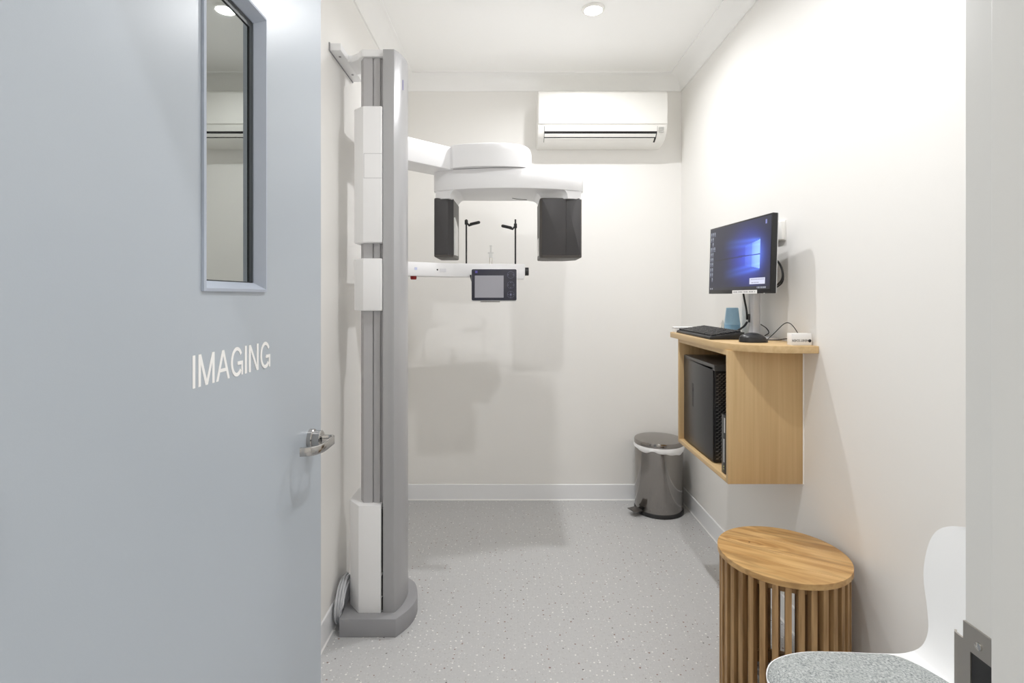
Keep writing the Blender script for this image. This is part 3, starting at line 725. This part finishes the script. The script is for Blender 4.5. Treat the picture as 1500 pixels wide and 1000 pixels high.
# computer tower
tw = empty('computer_tower', (0.925, 2.36, 0.615), 'black tower computer standing inside the oak cabinet', 'computer')
box('case', 0.846, 1.01, 2.185, 2.55, 0.619, 1.012, M_BLACK, tw, 0.003)
box('side_cover', 0.84, 0.8465, 2.19, 2.55, 0.621, 1.008, M_BLACKG, tw, 0.0015)
prism('top_handle', rpoly([(2.17, 0.995), (2.55, 1.006), (2.55, 1.022), (2.17, 1.02)], [0.004, 0.002, 0.004, 0.008]), 0.84, 1.01, mat('handle_grey', (84, 83, 82), 0.4), tw, axis='x', bevel=0.002)
bm = bmesh.new()
for r in range(46):
    for c in range(9):
        zz = 0.632 + r * 0.0077; xx = 0.85 + c * 0.0175 + (r % 2) * 0.00875
        if xx > 0.995: continue
        add_prism(bm, [(xx, zz), (xx + 0.0095, zz + 0.0012), (xx + 0.0125, zz + 0.0052), (xx + 0.003, zz + 0.0040)], 2.181, 2.184, 'y')
gr = from_bm('grille', bm, mat('grille_grey', (142, 140, 138), 0.3, metal=0.6), tw, smooth=False); gr['kind'] = 'stuff'
boxes('emblem_bar', [(0.8392, 0.8402, 2.418, 2.421, 0.80, 0.905), (0.8392, 0.8402, 2.432, 2.435, 0.80, 0.905), (0.8392, 0.8402, 2.421, 2.432, 0.868, 0.886)], M_BLACK, tw)
for b_ in [(0.85, 0.87, 2.2, 2.23, 0.615, 0.62), (0.98, 1.0, 2.2, 2.23, 0.615, 0.62), (0.85, 0.87, 2.5, 2.53, 0.615, 0.62), (0.98, 1.0, 2.5, 2.53, 0.615, 0.62)]: box('foot', *b_, M_BLACK, tw)
rt = empty('network_box', (0.9, 2.06, 0.615), 'slim black network box with silver strips beside the tower computer', 'network box')
box('case', 0.832, 0.985, 2.042, 2.082, 0.615, 0.842, M_BLACKG, rt, 0.003)
box('silver_strip', 0.831, 0.8325, 2.046, 2.055, 0.775, 0.832, M_SILV, rt)
box('silver_strip', 0.831, 0.8325, 2.052, 2.06, 0.66, 0.75, M_SILV, rt)
for b_ in [(0.831, 0.8325, 2.056, 2.06, z, z + 0.004) for z in (0.632, 0.642)]: box('status_light', *b_, mat('led_yellow', (210, 214, 120), 0.4), rt)

# ------------------------------------------------------------------ monitor
mn = empty('monitor', (1.01, 2.35, WT), 'black flat-screen monitor showing a glowing blue desktop, on silver stand', 'monitor')
far = Vector((0.951, 2.53, 1.3125)); near = Vector((0.993, 2.017, 1.3125))
ux = (near - far).normalized(); MW = (near - far).length; MH = 0.306
tilt = math.radians(1.6)
nrm0 = Vector((0, 0, 1)).cross(ux).normalized()           # towards the room or the wall
if nrm0.x > 0: nrm0 = -nrm0
uy = (Vector((0, 0, 1)) * math.cos(tilt) - nrm0 * math.sin(tilt)).normalized()
uz = ux.cross(uy)
MM = frame_matrix(far, ux, uy)
sgn = 1 if uz.x < 0 else -1                                 # local +z*sgn faces the room
def mbox(name, x0, x1, y0, y1, d0, d1, m, par, bev=0.0):
    a, b = sorted((d0 * sgn, d1 * sgn))
    return box(name, x0, x1, y0, y1, a, b, m, par, bev, xf=MM)
mbox('casing', 0, MW, 0, MH, -0.021, 0, M_BLACK, mn, 0.0015)
mbox('back_edge', 0.001, MW - 0.001, 0.001, MH - 0.001, -0.0245, -0.021, M_SILV, mn, 0.001)
mbox('back_bulge', 0.09, MW - 0.09, 0.05, MH - 0.05, -0.04, -0.023, M_BLACK, mn, 0.008)
# screen: fine colour grid
NU, NV = 240, 136
bz = 0.007
def gauss(d, s): return math.exp(-(d / s) ** 2)
rnd = random.Random(3)
icons = []
for r in range(10):
    for c in range(3):
        if c > 1 and r not in (0, 1, 3): continue
        if rnd.random() < 0.08: continue
        icons.append((0.018 + c * 0.034, 0.93 - r * 0.083))
def scr(u, v):
    # base and glow
    g = gauss(math.hypot((u - 0.66) * 1.25, (v - 0.48) * 0.85), 0.27)
    g2 = gauss(math.hypot((u - 0.78) * 1.5, (v - 0.5) * 0.9), 0.16)
    c = [0.010 + 0.030 * g + 0.10 * g2, 0.011 + 0.060 * g + 0.20 * g2, 0.030 + 0.62 * g + 0.75 * g2]
    # beams spreading to the far side
    for v1, v0, s in ((0.70, 0.735, 0.02), (0.29, 0.20, 0.02), (0.63, 0.66, 0.016), (0.36, 0.27, 0.016)):
        if u < 0.855:
            t = (0.855 - u) / 0.6; vv = v1 + (v0 - v1) * t
            k = gauss(v - vv, s * (1 + 1.5 * t)) * max(0, 1 - t) * 0.45
            c[0] += 0.10 * k; c[1] += 0.25 * k; c[2] += 0.9 * k
    # window panes in perspective
    if 0.63 <= u <= 0.855:
        t = (u - 0.63) / 0.225
        top = 0.636 + 0.064 * t; bot = 0.352 - 0.062 * t; mid = 0.495
        if bot <= v <= top and abs(v - mid) > 0.008 and abs(u - 0.725) > 0.004:
            k = 0.18 + 0.82 * max(0, (u - 0.725) / 0.13) ** 0.7 if u > 0.725 else 0.10
            c = [c[0] + 0.30 * k, c[1] + 0.52 * k, c[2] + 0.85 * k]
        elif abs(v - mid) <= 0.008: c = [x * 0.35 for x in c]
    elif 0.1 < u < 0.63:
        vv = 0.495 - 0.03 * (0.63 - u)
        if abs(v - vv) < 0.012: c = [x * 0.45 for x in c]
    for iu, iv in icons:
        if abs(u - iu) < 0.010 and abs(v - iv) < 0.022:
            k = 0.35 + 0.5 * ((int(u * 900) * 7 + int(v * 700) * 13) % 10) / 10
            return (0.45 * k, 0.5 * k, 0.62 * k)
        if abs(u - iu) < 0.012 and -0.045 < v - iv < -0.03: return (0.16, 0.17, 0.24)
    if abs(u - 0.93) < 0.010 and abs(v - 0.925) < 0.03: return (0.24, 0.26, 0.6)
    if 0.71 < u < 0.935 and 0.072 < v < 0.165:
        if 0.085 < v < 0.1 and 0.73 < u < 0.85 and int(u * 160) % 3: return (0.3, 0.3, 0.42)
        if 0.135 < v < 0.145 and 0.73 < u < 0.92 and int(u * 160) % 4: return (0.45, 0.46, 0.6)
        return (0.72, 0.74, 0.92)
    if v < 0.045:
        if 0.82 < u < 0.95 and 0.012 < v < 0.034 and int(u * 130) % 3: return (0.4, 0.42, 0.5)
        if u < 0.08 and 0.012 < v < 0.034 and int(u * 60) % 2: return (0.4, 0.42, 0.5)
        return (0.012, 0.012, 0.02)
    return tuple(c)
me = bpy.data.meshes.new('screen')
vs = []; fs = []; cols = []
zz = 0.0006 * sgn
for j in range(NV + 1):
    for i in range(NU + 1):
        vs.append(MM @ Vector((bz + (MW - 2 * bz) * i / NU, 0.016 + (MH - 0.023) * j / NV, zz)))
for j in range(NV):
    for i in range(NU):
        a = j * (NU + 1) + i; f = (a, a + 1, a + NU + 2, a + NU + 1)
        fs.append(f if sgn > 0 else f[::-1]); cols.append(scr((i + 0.5) / NU, (j + 0.5) / NV))
so = ORIG[mn.name]
me.from_pydata([v - so for v in vs], [], fs)
at = me.color_attributes.new('picture', 'FLOAT_COLOR', 'CORNER')
flat = []
for c in cols: flat += [*c, 1.0] * 4
at.data.foreach_set('color', flat)
ms = bpy.data.materials.new('lit_screen'); ms.use_nodes = True
nt = ms.node_tree; b = nt.nodes['Principled BSDF']
b.inputs['Base Color'].default_value = (0.012, 0.012, 0.015, 1); b.inputs['Roughness'].default_value = 0.28
va = nt.nodes.new('ShaderNodeVertexColor'); va.layer_name = 'picture'
nt.links.new(va.outputs['Color'], b.inputs['Emission Color']); b.inputs['Emission Strength'].default_value = 0.95
me.materials.append(ms)
o = bpy.data.objects.new('screen', me); C.objects.link(o); o.parent = mn; ORIG[o.name] = so
mbox('sticker', 0.225, 0.42, -0.001, 0.0135, 0.0, 0.0012, M_PAPER, mn)
pr_ = boxes('sticker_print', [(0.235 + k * 0.007, 0.239 + k * 0.007, 0.004, 0.0085, 0.0012 * sgn - 0.0002, 0.0012 * sgn + 0.0002) for k in range(25) if k % 6 != 5], mat('print_grey', (120, 120, 124), 0.6), mn, xf=MM); pr_['kind'] = 'stuff'
mbox('power_light', 0.468, 0.474, -0.002, 0.001, 0.0, 0.001, M_PAPER, mn)
# stand
stx, sty = 1.045, 2.262
prism('stand_column', rpoly([(stx - 0.018, sty - 0.022), (stx + 0.016, sty - 0.022), (stx + 0.016, sty + 0.022), (stx - 0.018, sty + 0.022)], 0.008), WT + 0.009, 1.50, M_SILV, mn, bevel=0.001)
box('stand_base', 0.972, 1.092, 2.145, 2.40, WT, WT + 0.010, M_SILV, mn, 0.002)
box('stand_clip', stx - 0.022, stx - 0.017, sty + 0.004, sty + 0.014, 1.19, 1.225, M_BLACK, mn)
box('stand_hinge', 1.008, 1.03, sty - 0.03, sty + 0.03, 1.43, 1.50, M_BLACK, mn, 0.003)
tube('monitor_cable', [(1.02, 2.32, 1.36), (1.018, 2.312, 1.325), (1.018, 2.30, 1.29), (1.021, 2.285, 1.24), (1.022, 2.282, 1.2)], 0.0042, M_BLACK, mn, 8, 5)
tube('monitor_cable', [(1.03, 2.12, 1.455), (1.045, 2.075, 1.44), (1.055, 2.052, 1.40), (1.052, 2.055, 1.36), (1.036, 2.10, 1.335), (1.03, 2.17, 1.335)], 0.004, M_BLACK, mn, 8, 6)
tube('monitor_cable', [(1.034, 2.13, 1.462), (1.05, 2.082, 1.438), (1.06, 2.058, 1.395), (1.057, 2.06, 1.352), (1.04, 2.105, 1.328), (1.034, 2.17, 1.328)], 0.003, M_BLACK, mn, 8, 6)
tube('power_cable', [(1.022, 2.282, 1.19), (1.016, 2.30, 1.17), (1.005, 2.345, 1.148), (0.998, 2.385, 1.139)], 0.0045, M_BLACK, mn, 8, 5)
tube('power_cable', [(1.066, 2.25, 1.182), (1.072, 2.215, 1.168), (1.075, 2.20, 1.15), (1.068, 2.22, 1.136)], 0.002, M_BLACK, mn, 8, 5)

# data box on wall behind monitor
wb = empty('outlet_box', (XR, 2.19, 1.527), 'small white box on the wall behind the monitor', 'outlet box')
box('box_cover', XR - 0.016, XR, 2.125, 2.255, 1.527, 1.602, M_WHITE2, wb, 0.004, 3)
box('box_base', XR - 0.004, XR, 2.122, 2.258, 1.524, 1.605, M_WHITE2, wb, 0.001)

# keyboard
kb = empty('keyboard', (0.895, 2.39, WT), 'black keyboard lying along the front of the worktop', 'keyboard')
kx0, kx1, ky0, ky1 = 0.822, 0.965, 2.175, 2.605
prism('keyboard_body', [(kx0, WT + 0.001), (kx1, WT + 0.001), (kx1, WT + 0.030), (kx1 - 0.008, WT + 0.031), (kx0 + 0.006, WT + 0.013), (kx0, WT + 0.010)], ky0, ky1, M_BLACK, kb, axis='y', bevel=0.002)
ang = math.atan2(0.018, kx1 - kx0 - 0.014)
KM = frame_matrix((kx0 + 0.008, ky1 - 0.008, WT + 0.0135), (0, -1, 0), (math.cos(ang), 0, math.sin(ang)))
bm = bmesh.new()
zs = 1 if (KM.to_3x3() @ Vector((0, 0, 1))).z > 0 else -1
for r in range(6):
    y = 0.003 + r * 0.0212; x = 0.0; k = 0
    while x < 0.405:
        wdt = 0.0155 if not (r == 0 and 4 <= k <= 4) else 0.09
        add_prism(bm, [(x + 0.001, y), (x + wdt, y), (x + wdt, y + 0.016), (x + 0.001, y + 0.016)], 0.0, 0.006 * zs)
        x += wdt + 0.0028; k += 1
        if k in (14, 17): x += 0.005
kk = from_bm('keys', bm, M_KEY, kb, smooth=False, xf=KM); kk['kind'] = 'stuff'

# mouse + cable
ms_ = empty('computer_mouse', (0.945, 2.06, WT), 'black computer mouse on the worktop below the monitor', 'mouse')
bm = bmesh.new()
prof = []
NX = 14
rings = []
for i in range(NX + 1):
    t = i / NX; x = 0.893 + 0.108 * t
    hw = 0.031 * (max(0.0, 1 - (2 * t - 1) ** 4)) ** 0.5 * (1 - 0.08 * math.cos(2 * math.pi * t)); hh = 0.036 * (max(0, 1 - (1.9 * (t - 0.45)) ** 2)) ** 0.5 * 1.0
    hw = max(hw, 0.006); hh = max(hh, 0.008)
    ring = []
    for k in range(11):
        a = math.pi * k / 10
        ring.append(bm.verts.new((x, 2.06 - hw * math.cos(a) * (1.0 if 0 < k < 10 else 0.93), WT + 0.0015 + hh * math.sin(a) ** 0.7)))
    rings.append(ring)
for a, b in zip(rings[:-1], rings[1:]):
    for k in range(10): bm.faces.new((a[k], a[k + 1], b[k + 1], b[k]))
    bm.faces.new((a[0], b[0], b[10], a[10]))
bm.faces.new(rings[0]); bm.faces.new(rings[-1])
from_bm('mouse_shell', bm, M_BLACKG, ms_, angle=60)
tube('mouse_cable', [(1.0, 2.062, WT + 0.008), (1.03, 2.06, 1.16), (1.06, 2.055, 1.192), (1.078, 2.05, 1.198), (1.086, 2.03, 1.185), (1.09, 2.0, 1.155), (1.092, 1.985, 1.128)], 0.0017, M_BLACK, ms_, 8, 6)
tube('mouse_cable', [(1.03, 2.13, WT + 0.003), (1.055, 2.09, WT + 0.006), (1.072, 2.05, 1.137), (1.088, 2.01, 1.135), (1.098, 1.97, WT + 0.004)], 0.002, M_BLACK, ms_, 8, 6)

# cup stack
cs = empty('cup_stack', (1.05, 2.50, WT), 'upturned stack of pale blue plastic cups behind the keyboard', 'cup')
lathe('upper_cup', [(0, 0.124), (0.024, 0.124), (0.0265, 0.1225), (0.0345, 0.05), (0.0355, 0.05), (0.036, 0.046), (0.03, 0.044), (0, 0.044)], 1.05, 2.50, WT, M_BLUE, cs, 36)
lathe('lower_cup', [(0, 0.046), (0.0345, 0.046), (0.0355, 0.03), (0.0365, 0.004), (0.039, 0.003), (0.039, 0), (0, 0)], 1.05, 2.50, WT, M_BLUE2, cs, 36)

# white tissue peak and flat white box
bm = bmesh.new()
apex = bm.verts.new((1.03, 2.56, WT + 0.066)); ring = []
for k in range(14):
    a = 2 * math.pi * k / 14; r = 0.016 + 0.007 * (k % 2)
    ring.append((bm.verts.new((1.022 + r * math.cos(a), 2.56 + r * math.sin(a), WT)), bm.verts.new((1.026 + 0.62 * r * math.cos(a), 2.56 + 0.62 * r * math.sin(a), WT + 0.032))))
for k in range(14):
    a, b = ring[k], ring[(k + 1) % 14]
    bm.faces.new((a[0], b[0], b[1], a[1])); bm.faces.new((a[1], b[1], apex))
bm.faces.new([r[0] for r in ring])
tag(from_bm('folded_tissue', bm, mat('tissue_cream', (222, 217, 208), 0.7), smooth=False), 'small peaked white tissue standing beside the blue cups', 'tissue')
fb = empty('flat_white_box', (0.87, 2.63, WT), 'flat white packet at the far end of the worktop', 'packet')
box('packet_body', 0.815, 0.935, 2.610, 2.652, WT, WT + 0.020, M_PAPER, fb, 0.002)
box('packet_lid', 0.8135, 0.9365, 2.6085, 2.6535, WT + 0.0205, WT + 0.027, M_PAPER, fb, 0.002)
# small printed carton
ct = empty('printed_carton', (1.06, 1.94, WT), 'small white carton with upside-down black lettering on the worktop corner', 'carton')
CM = Matrix.Translation((1.058, 1.938, WT)) @ Matrix.Rotation(math.radians(4), 4, 'Z')
box('carton_body', -0.038, 0.038, -0.014, 0.014, 0, 0.043, M_PAPER, ct, 0.0015, xf=CM)
box('carton_flap', 0.0375, 0.0405, -0.012, 0.012, 0.002, 0.036, M_PAPER, ct, 0.0005, xf=CM)
TM = CM @ frame_matrix((0.024, -0.0141, 0.022), (-1, 0, 0), (0, 0, -1))
text_mesh('carton_lettering', 'HENRY SCHEIN', TM, 0.060, 0.009, M_INK, ct, 0.0003)
lathe('carton_emblem', [(0, 0), (0.0058, 0), (0.0058, 0.0004), (0.0018, 0.0004), (0.0018, 0.0001), (0, 0.0001)], 0, 0, 0, M_INK, ct, 20, xf=CM @ frame_matrix((0.0305, -0.0141, 0.0165), (1, 0, 0), (0, 0, 1)))

# ------------------------------------------------------------------ pedal bin
bx_, by_ = 0.915, 3.245
bn = empty('pedal_bin', (bx_, by_, 0), 'round brushed steel pedal bin with white liner in the corner', 'bin')
lathe('bin_body', [(0, 0.018), (0.140, 0.018), (0.1425, 0.022), (0.1425, 0.392), (0.139, 0.396), (0, 0.396)], bx_, by_, 0, M_STEEL, bn, 64)
lathe('base_ring', [(0, 0), (0.144, 0), (0.147, 0.004), (0.147, 0.018), (0.1435, 0.023), (0, 0.023)], bx_, by_, 0, M_BLACK, bn, 64)
lathe('lid', [(0.1455, 0.410), (0.1465, 0.412), (0.1465, 0.431), (0.143, 0.4365), (0.10, 0.4405), (0, 0.4425)], bx_, by_, 0, M_STEEL, bn, 64)
bm = bmesh.new(); NR = 96; rings = []
rl = random.Random(5)
hem = []
for k in range(NR):
    a = 2 * math.pi * k / NR
    dd = (math.degrees(a) + 180) % 360 - 180
    d = 0.010 + 0.020 * math.exp(-((dd + 62) / 34) ** 2) + 0.012 * math.exp(-((dd + 140) / 16) ** 2) + 0.003 * math.sin(7 * a + 1) + 0.002 * math.sin(13 * a)
    hem.append(max(0.006, d))
for z, r, wob in ((0.413, 0.1435, 0), (0.403, 0.1485, 0.001), (None, 0.1515, 0.0018), (None, 0.1455, 0)):
    ring = []
    for k in range(NR):
        a = 2 * math.pi * k / NR
        zz2 = z if z is not None else 0.399 - hem[k] * (0.55 if wob else 1.0)
        rr = r + wob * math.sin(9 * a + (0.7 if z else 2.2)) + wob * 0.6 * math.sin(23 * a)
        ring.append(bm.verts.new((bx_ + rr * math.cos(a), by_ + rr * math.sin(a), zz2)))
    rings.append(ring)
for a, b in zip(rings[:-1], rings[1:]):
    for k in range(NR): bm.faces.new((a[k], a[(k + 1) % NR], b[(k + 1) % NR], b[k]))
from_bm('bin_liner', bm, M_TIN, bn, angle=60)
pd = Matrix.Translation((bx_, by_, 0)) @ Matrix.Rotation(math.radians(205), 4, 'Z')
pdl = box('pedal', 0.150, 0.208, -0.036, 0.036, 0.030, 0.036, mat('pedal_steel', (104, 100, 97), 0.35, metal=0.6), bn, 0.002, xf=pd)
boxes('pedal_lever', [(0.13, 0.16, -0.018, 0.018, 0.012, 0.034)], M_BLACK, bn, 0.002, xf=pd)
box('lid_hinge', 0.135, 0.158, -0.02, 0.02, 0.355, 0.412, M_BLACK, bn, 0.003, xf=Matrix.Translation((bx_, by_, 0)) @ Matrix.Rotation(math.radians(15), 4, 'Z'))

# ------------------------------------------------------------------ slatted side table
tx, ty, tr_, tz = 0.889, 1.73, 0.196, 0.47
tb = empty('side_table', (tx, ty, 0), 'round slatted wooden side table against the wall', 'side table')
def disc_band(y0, y1, r):
    pts = []
    n = 24
    a0, a1 = math.asin(max(-1, y0 / r)), math.asin(min(1, y1 / r))
    for k in range(n + 1):
        a = a0 + (a1 - a0) * k / n; pts.append((r * math.cos(a), r * math.sin(a)))
    for k in range(n + 1):
        a = a1 + (a0 - a1) * k / n; pts.append((-r * math.cos(a), r * math.sin(a)))
    out = []
    for p in pts:
        if not out or (Vector(p) - Vector(out[-1])).length > 1e-4: out.append(p)
    if (Vector(out[0]) - Vector(out[-1])).length < 1e-4: out.pop()
    return out
GM = Matrix.Translation((tx, ty, 0)) @ Matrix.Rotation(math.radians(-31.6), 4, 'Z')
for y0, y1 in ((-tr_, -0.088), (-0.0876, -0.012), (-0.0116, 0.083), (0.0834, tr_)):
    prism('top_board', disc_band(y0, y1, tr_), tz - 0.018, tz, M_MANGO, tb, bevel=0.0007, seg=1, xf=GM, ang=40)
lathe('knot', [(0, 0), (0.0032, 0), (0.0026, 0.0003), (0, 0.0003)], tx - 0.075, ty + 0.07, tz, mat('knot_brown', (74, 44, 22), 0.6), tb, 12)
lathe('top_ring', [(0.150, 0), (0.166, 0), (0.166, 0.028), (0.150, 0.028), (0.150, 0)], tx, ty, tz - 0.046, M_SLAT, tb, 48)
lathe('bottom_ring', [(0.150, 0), (0.166, 0), (0.166, 0.03), (0.150, 0.03), (0.150, 0)], tx, ty, 0.02, M_SLAT, tb, 48)
NSL = 34
sl_me = None
for k in range(NSL):
    a = 2 * math.pi * (k + 0.4) / NSL
    if sl_me is None:
        bm = bmesh.new(); add_box(bm, 0.166, 0.190, -0.0085, 0.0085, 0, tz - 0.018); do_bevel(bm, 0.001, 1)
        bmesh.ops.recalc_face_normals(bm, faces=bm.faces)
        sl_me = bpy.data.meshes.new('slat'); bm.to_mesh(sl_me); bm.free(); sl_me.materials.append(M_SLAT)
    o = bpy.data.objects.new('slat', sl_me); C.objects.link(o); o.parent = tb; o.rotation_euler = (0, 0, a)

# oval growth figure on the top boards, centred on the knot
nt = M_MANGO.node_tree; N = nt.nodes; L = nt.links
b = N['Principled BSDF']; src = b.inputs['Base Color'].links[0].from_socket
tc = N.new('ShaderNodeTexCoord'); tc.object = tb
mp = N.new('ShaderNodeMapping'); mp.vector_type = 'POINT'; mp.inputs['Rotation'].default_value = (0, 0, math.radians(31.6)); mp.inputs['Location'].default_value = (0.1006, -0.0203, 0)
L.new(tc.outputs['Object'], mp.inputs['Vector'])
wn = N.new('ShaderNodeTexNoise'); wn.inputs['Scale'].default_value = 14; wn.inputs['Detail'].default_value = 3
L.new(mp.outputs['Vector'], wn.inputs['Vector'])
sx = N.new('ShaderNodeSeparateXYZ'); L.new(mp.outputs['Vector'], sx.inputs[0])
def mth(op, a, b_=None, c_=None):
    n = N.new('ShaderNodeMath'); n.operation = op
    for i, v in enumerate((a, b_, c_)):
        if v is None: continue
        if isinstance(v, (int, float)): n.inputs[i].default_value = v
        else: L.new(v, n.inputs[i])
    return n.outputs[0]
dx = mth('MULTIPLY', sx.outputs[0], 0.30); dd = mth('SQRT', mth('ADD', mth('MULTIPLY', dx, dx), mth('MULTIPLY', sx.outputs[1], sx.outputs[1])))
ph = mth('MULTIPLY_ADD', dd, 420.0, mth('MULTIPLY', wn.outputs['Fac'], 9.0))
rg = mth('MULTIPLY_ADD', mth('SINE', ph), 0.5, 0.5)
near_ = mth('SUBTRACT', 1.0, mth('MULTIPLY', dd, 15.0)); near_ = mth('MAXIMUM', near_, 0.0)
inb = mth('MULTIPLY', mth('GREATER_THAN', sx.outputs[1], -0.0316), mth('LESS_THAN', sx.outputs[1], 0.0628))
fac = mth('MULTIPLY', mth('MULTIPLY', rg, near_), mth('MULTIPLY', inb, 0.6))
mx = N.new('ShaderNodeMix'); mx.data_type = 'RGBA'; mx.inputs[7].default_value = lin((146, 100, 52))
L.new(fac, mx.inputs[0]); L.new(src, mx.inputs[6]); L.new(mx.outputs[2], b.inputs['Base Color'])

# ------------------------------------------------------------------ chair
cy = 1.055
chair = empty('visitor_chair', (0.8, cy, 0), 'white plastic shell chair with grey fabric seat pad beside the doorway', 'chair')
# profile: (x, z, halfwidth, dish)
PR = [(0.578, 0.418, 0.115, 0.0), (0.590, 0.436, 0.165, 0.0), (0.625, 0.446, 0.198, 0.0), (0.70, 0.447, 0.217, 0.004), (0.80, 0.440, 0.222, 0.008), (0.88, 0.438, 0.217, 0.010),
      (0.94, 0.446, 0.204, 0.012), (0.978, 0.470, 0.194, 0.014), (1.000, 0.510, 0.193, 0.018), (1.012, 0.560, 0.205, 0.022), (1.022, 0.630, 0.224, 0.026), (1.032, 0.70, 0.222, 0.026), (1.039, 0.745, 0.205, 0.022), (1.043, 0.772, 0.165, 0.014), (1.044, 0.785, 0.105, 0.008)]
fine = crom([Vector((p[0], p[1], p[2], p[3])) for p in PR], 4)
NW = 20; th_ = 0.007
bm = bmesh.new(); top = []; bot = []
for i, p in enumerate(fine):
    t = fine[min(i + 1, len(fine) - 1)] - fine[max(i - 1, 0)]; t2 = Vector((t[0], t[1])).normalized(); nn = Vector((-t2.y, t2.x))   # up for the seat, forward for the back
    rt_, rb_ = [], []
    for k in range(NW + 1):
        s = -1 + 2 * k / NW
        d = p[3] * (s * s) * 1.0
        q = Vector((p[0], p[1])) + nn * d
        rt_.append(bm.verts.new((q.x, cy + s * p[2], q.y)))
        q2 = q - nn * th_
        rb_.append(bm.verts.new((q2.x, cy + s * p[2], q2.y)))
    top.append(rt_); bot.append(rb_)
for g in (top, bot):
    for a, b in zip(g[:-1], g[1:]):
        for k in range(NW): bm.faces.new((a[k], a[k + 1], b[k + 1], b[k]))
for i in range(len(fine) - 1):
    bm.faces.new((top[i][0], top[i + 1][0], bot[i + 1][0], bot[i][0])); bm.faces.new((top[i][NW], top[i + 1][NW], bot[i + 1][NW], bot[i][NW]))
for k in range(NW):
    bm.faces.new((top[0][k], top[0][k + 1], bot[0][k + 1], bot[0][k])); bm.faces.new((top[-1][k], top[-1][k + 1], bot[-1][k + 1], bot[-1][k]))
from_bm('shell', bm, M_SHELL, chair, angle=50)
# cushion: follows the shell, rounded outline
def shell_z(x):
    for a, b in zip(fine[:-1], fine[1:]):
        if a[0] <= x <= b[0] and b[0] > a[0]:
            t = (x - a[0]) / (b[0] - a[0]); return a[1] + (b[1] - a[1]) * t, a[2] + (b[2] - a[2]) * t, a[3] + (b[3] - a[3]) * t
    return fine[0][1], fine[0][2], 0
bm = bmesh.new()
idx = [q for q in crom([Vector(p) for p in PR], 24) if 0.586 <= q[0] <= 0.9665 and q[1] < 0.47]
NI, NS = len(idx), 24
rows = []; under = []
for i, q in enumerate(idx):
    bk = 1.0
    if q[0] > 0.875: bk = max(0.004, 1 - ((q[0] - 0.875) / 0.092) ** 2.6) ** 0.5
    hw = (q[2] - 0.0055) * bk; row = []; ur = []
    t_ = (q[0] - idx[0][0]) / (idx[-1][0] - idx[0][0])
    for k in range(NS + 1):
        sN = -1 + 2 * k / NS; sN = math.copysign(abs(sN) ** 0.75, sN)
        y = cy + sN * hw
        zb = q[1] + q[3] * (sN * hw / q[2]) ** 2
        lift = 0.017 * max(0.0, (1 - abs(sN) ** 7)) ** 0.5 * max(0.0, min(1.0, 7 * t_, 7 * (1 - t_))) ** 0.5 + 0.0025
        row.append(bm.verts.new((q[0], y, zb + lift))); ur.append(bm.verts.new((q[0], y, zb - 0.001)))
    rows.append(row); under.append(ur)
for a, b in zip(rows[:-1], rows[1:]):
    for k in range(NS): bm.faces.new((a[k], a[k + 1], b[k + 1], b[k]))
for a, b, c_, d_ in zip(rows[:-1], rows[1:], under[:-1], under[1:]):
    bm.faces.new((a[0], b[0], d_[0], c_[0])); bm.faces.new((a[NS], b[NS], d_[NS], c_[NS]))
for k in range(NS):
    bm.faces.new((rows[0][k], rows[0][k + 1], under[0][k + 1], under[0][k])); bm.faces.new((rows[-1][k], rows[-1][k + 1], under[-1][k + 1], under[-1][k]))
from_bm('seat_pad', bm, M_FABRIC, chair, angle=60)
for sx, sy in ((0.64, -0.16), (0.64, 0.16), (0.93, -0.16), (0.93, 0.16)):
    ox = sx + (-0.03 if sx < 0.8 else 0.04); oy = sy * 1.2
    bm = bmesh.new(); add_tube(bm, [(sx + (0.03 if sx < 0.8 else -0.03), cy + sy * 0.8, 0.432), (sx, cy + sy, 0.40), (ox, cy + oy, 0.0)], [0.011, 0.011, 0.009], 12)
    from_bm('leg', bm, M_SHELL, chair)
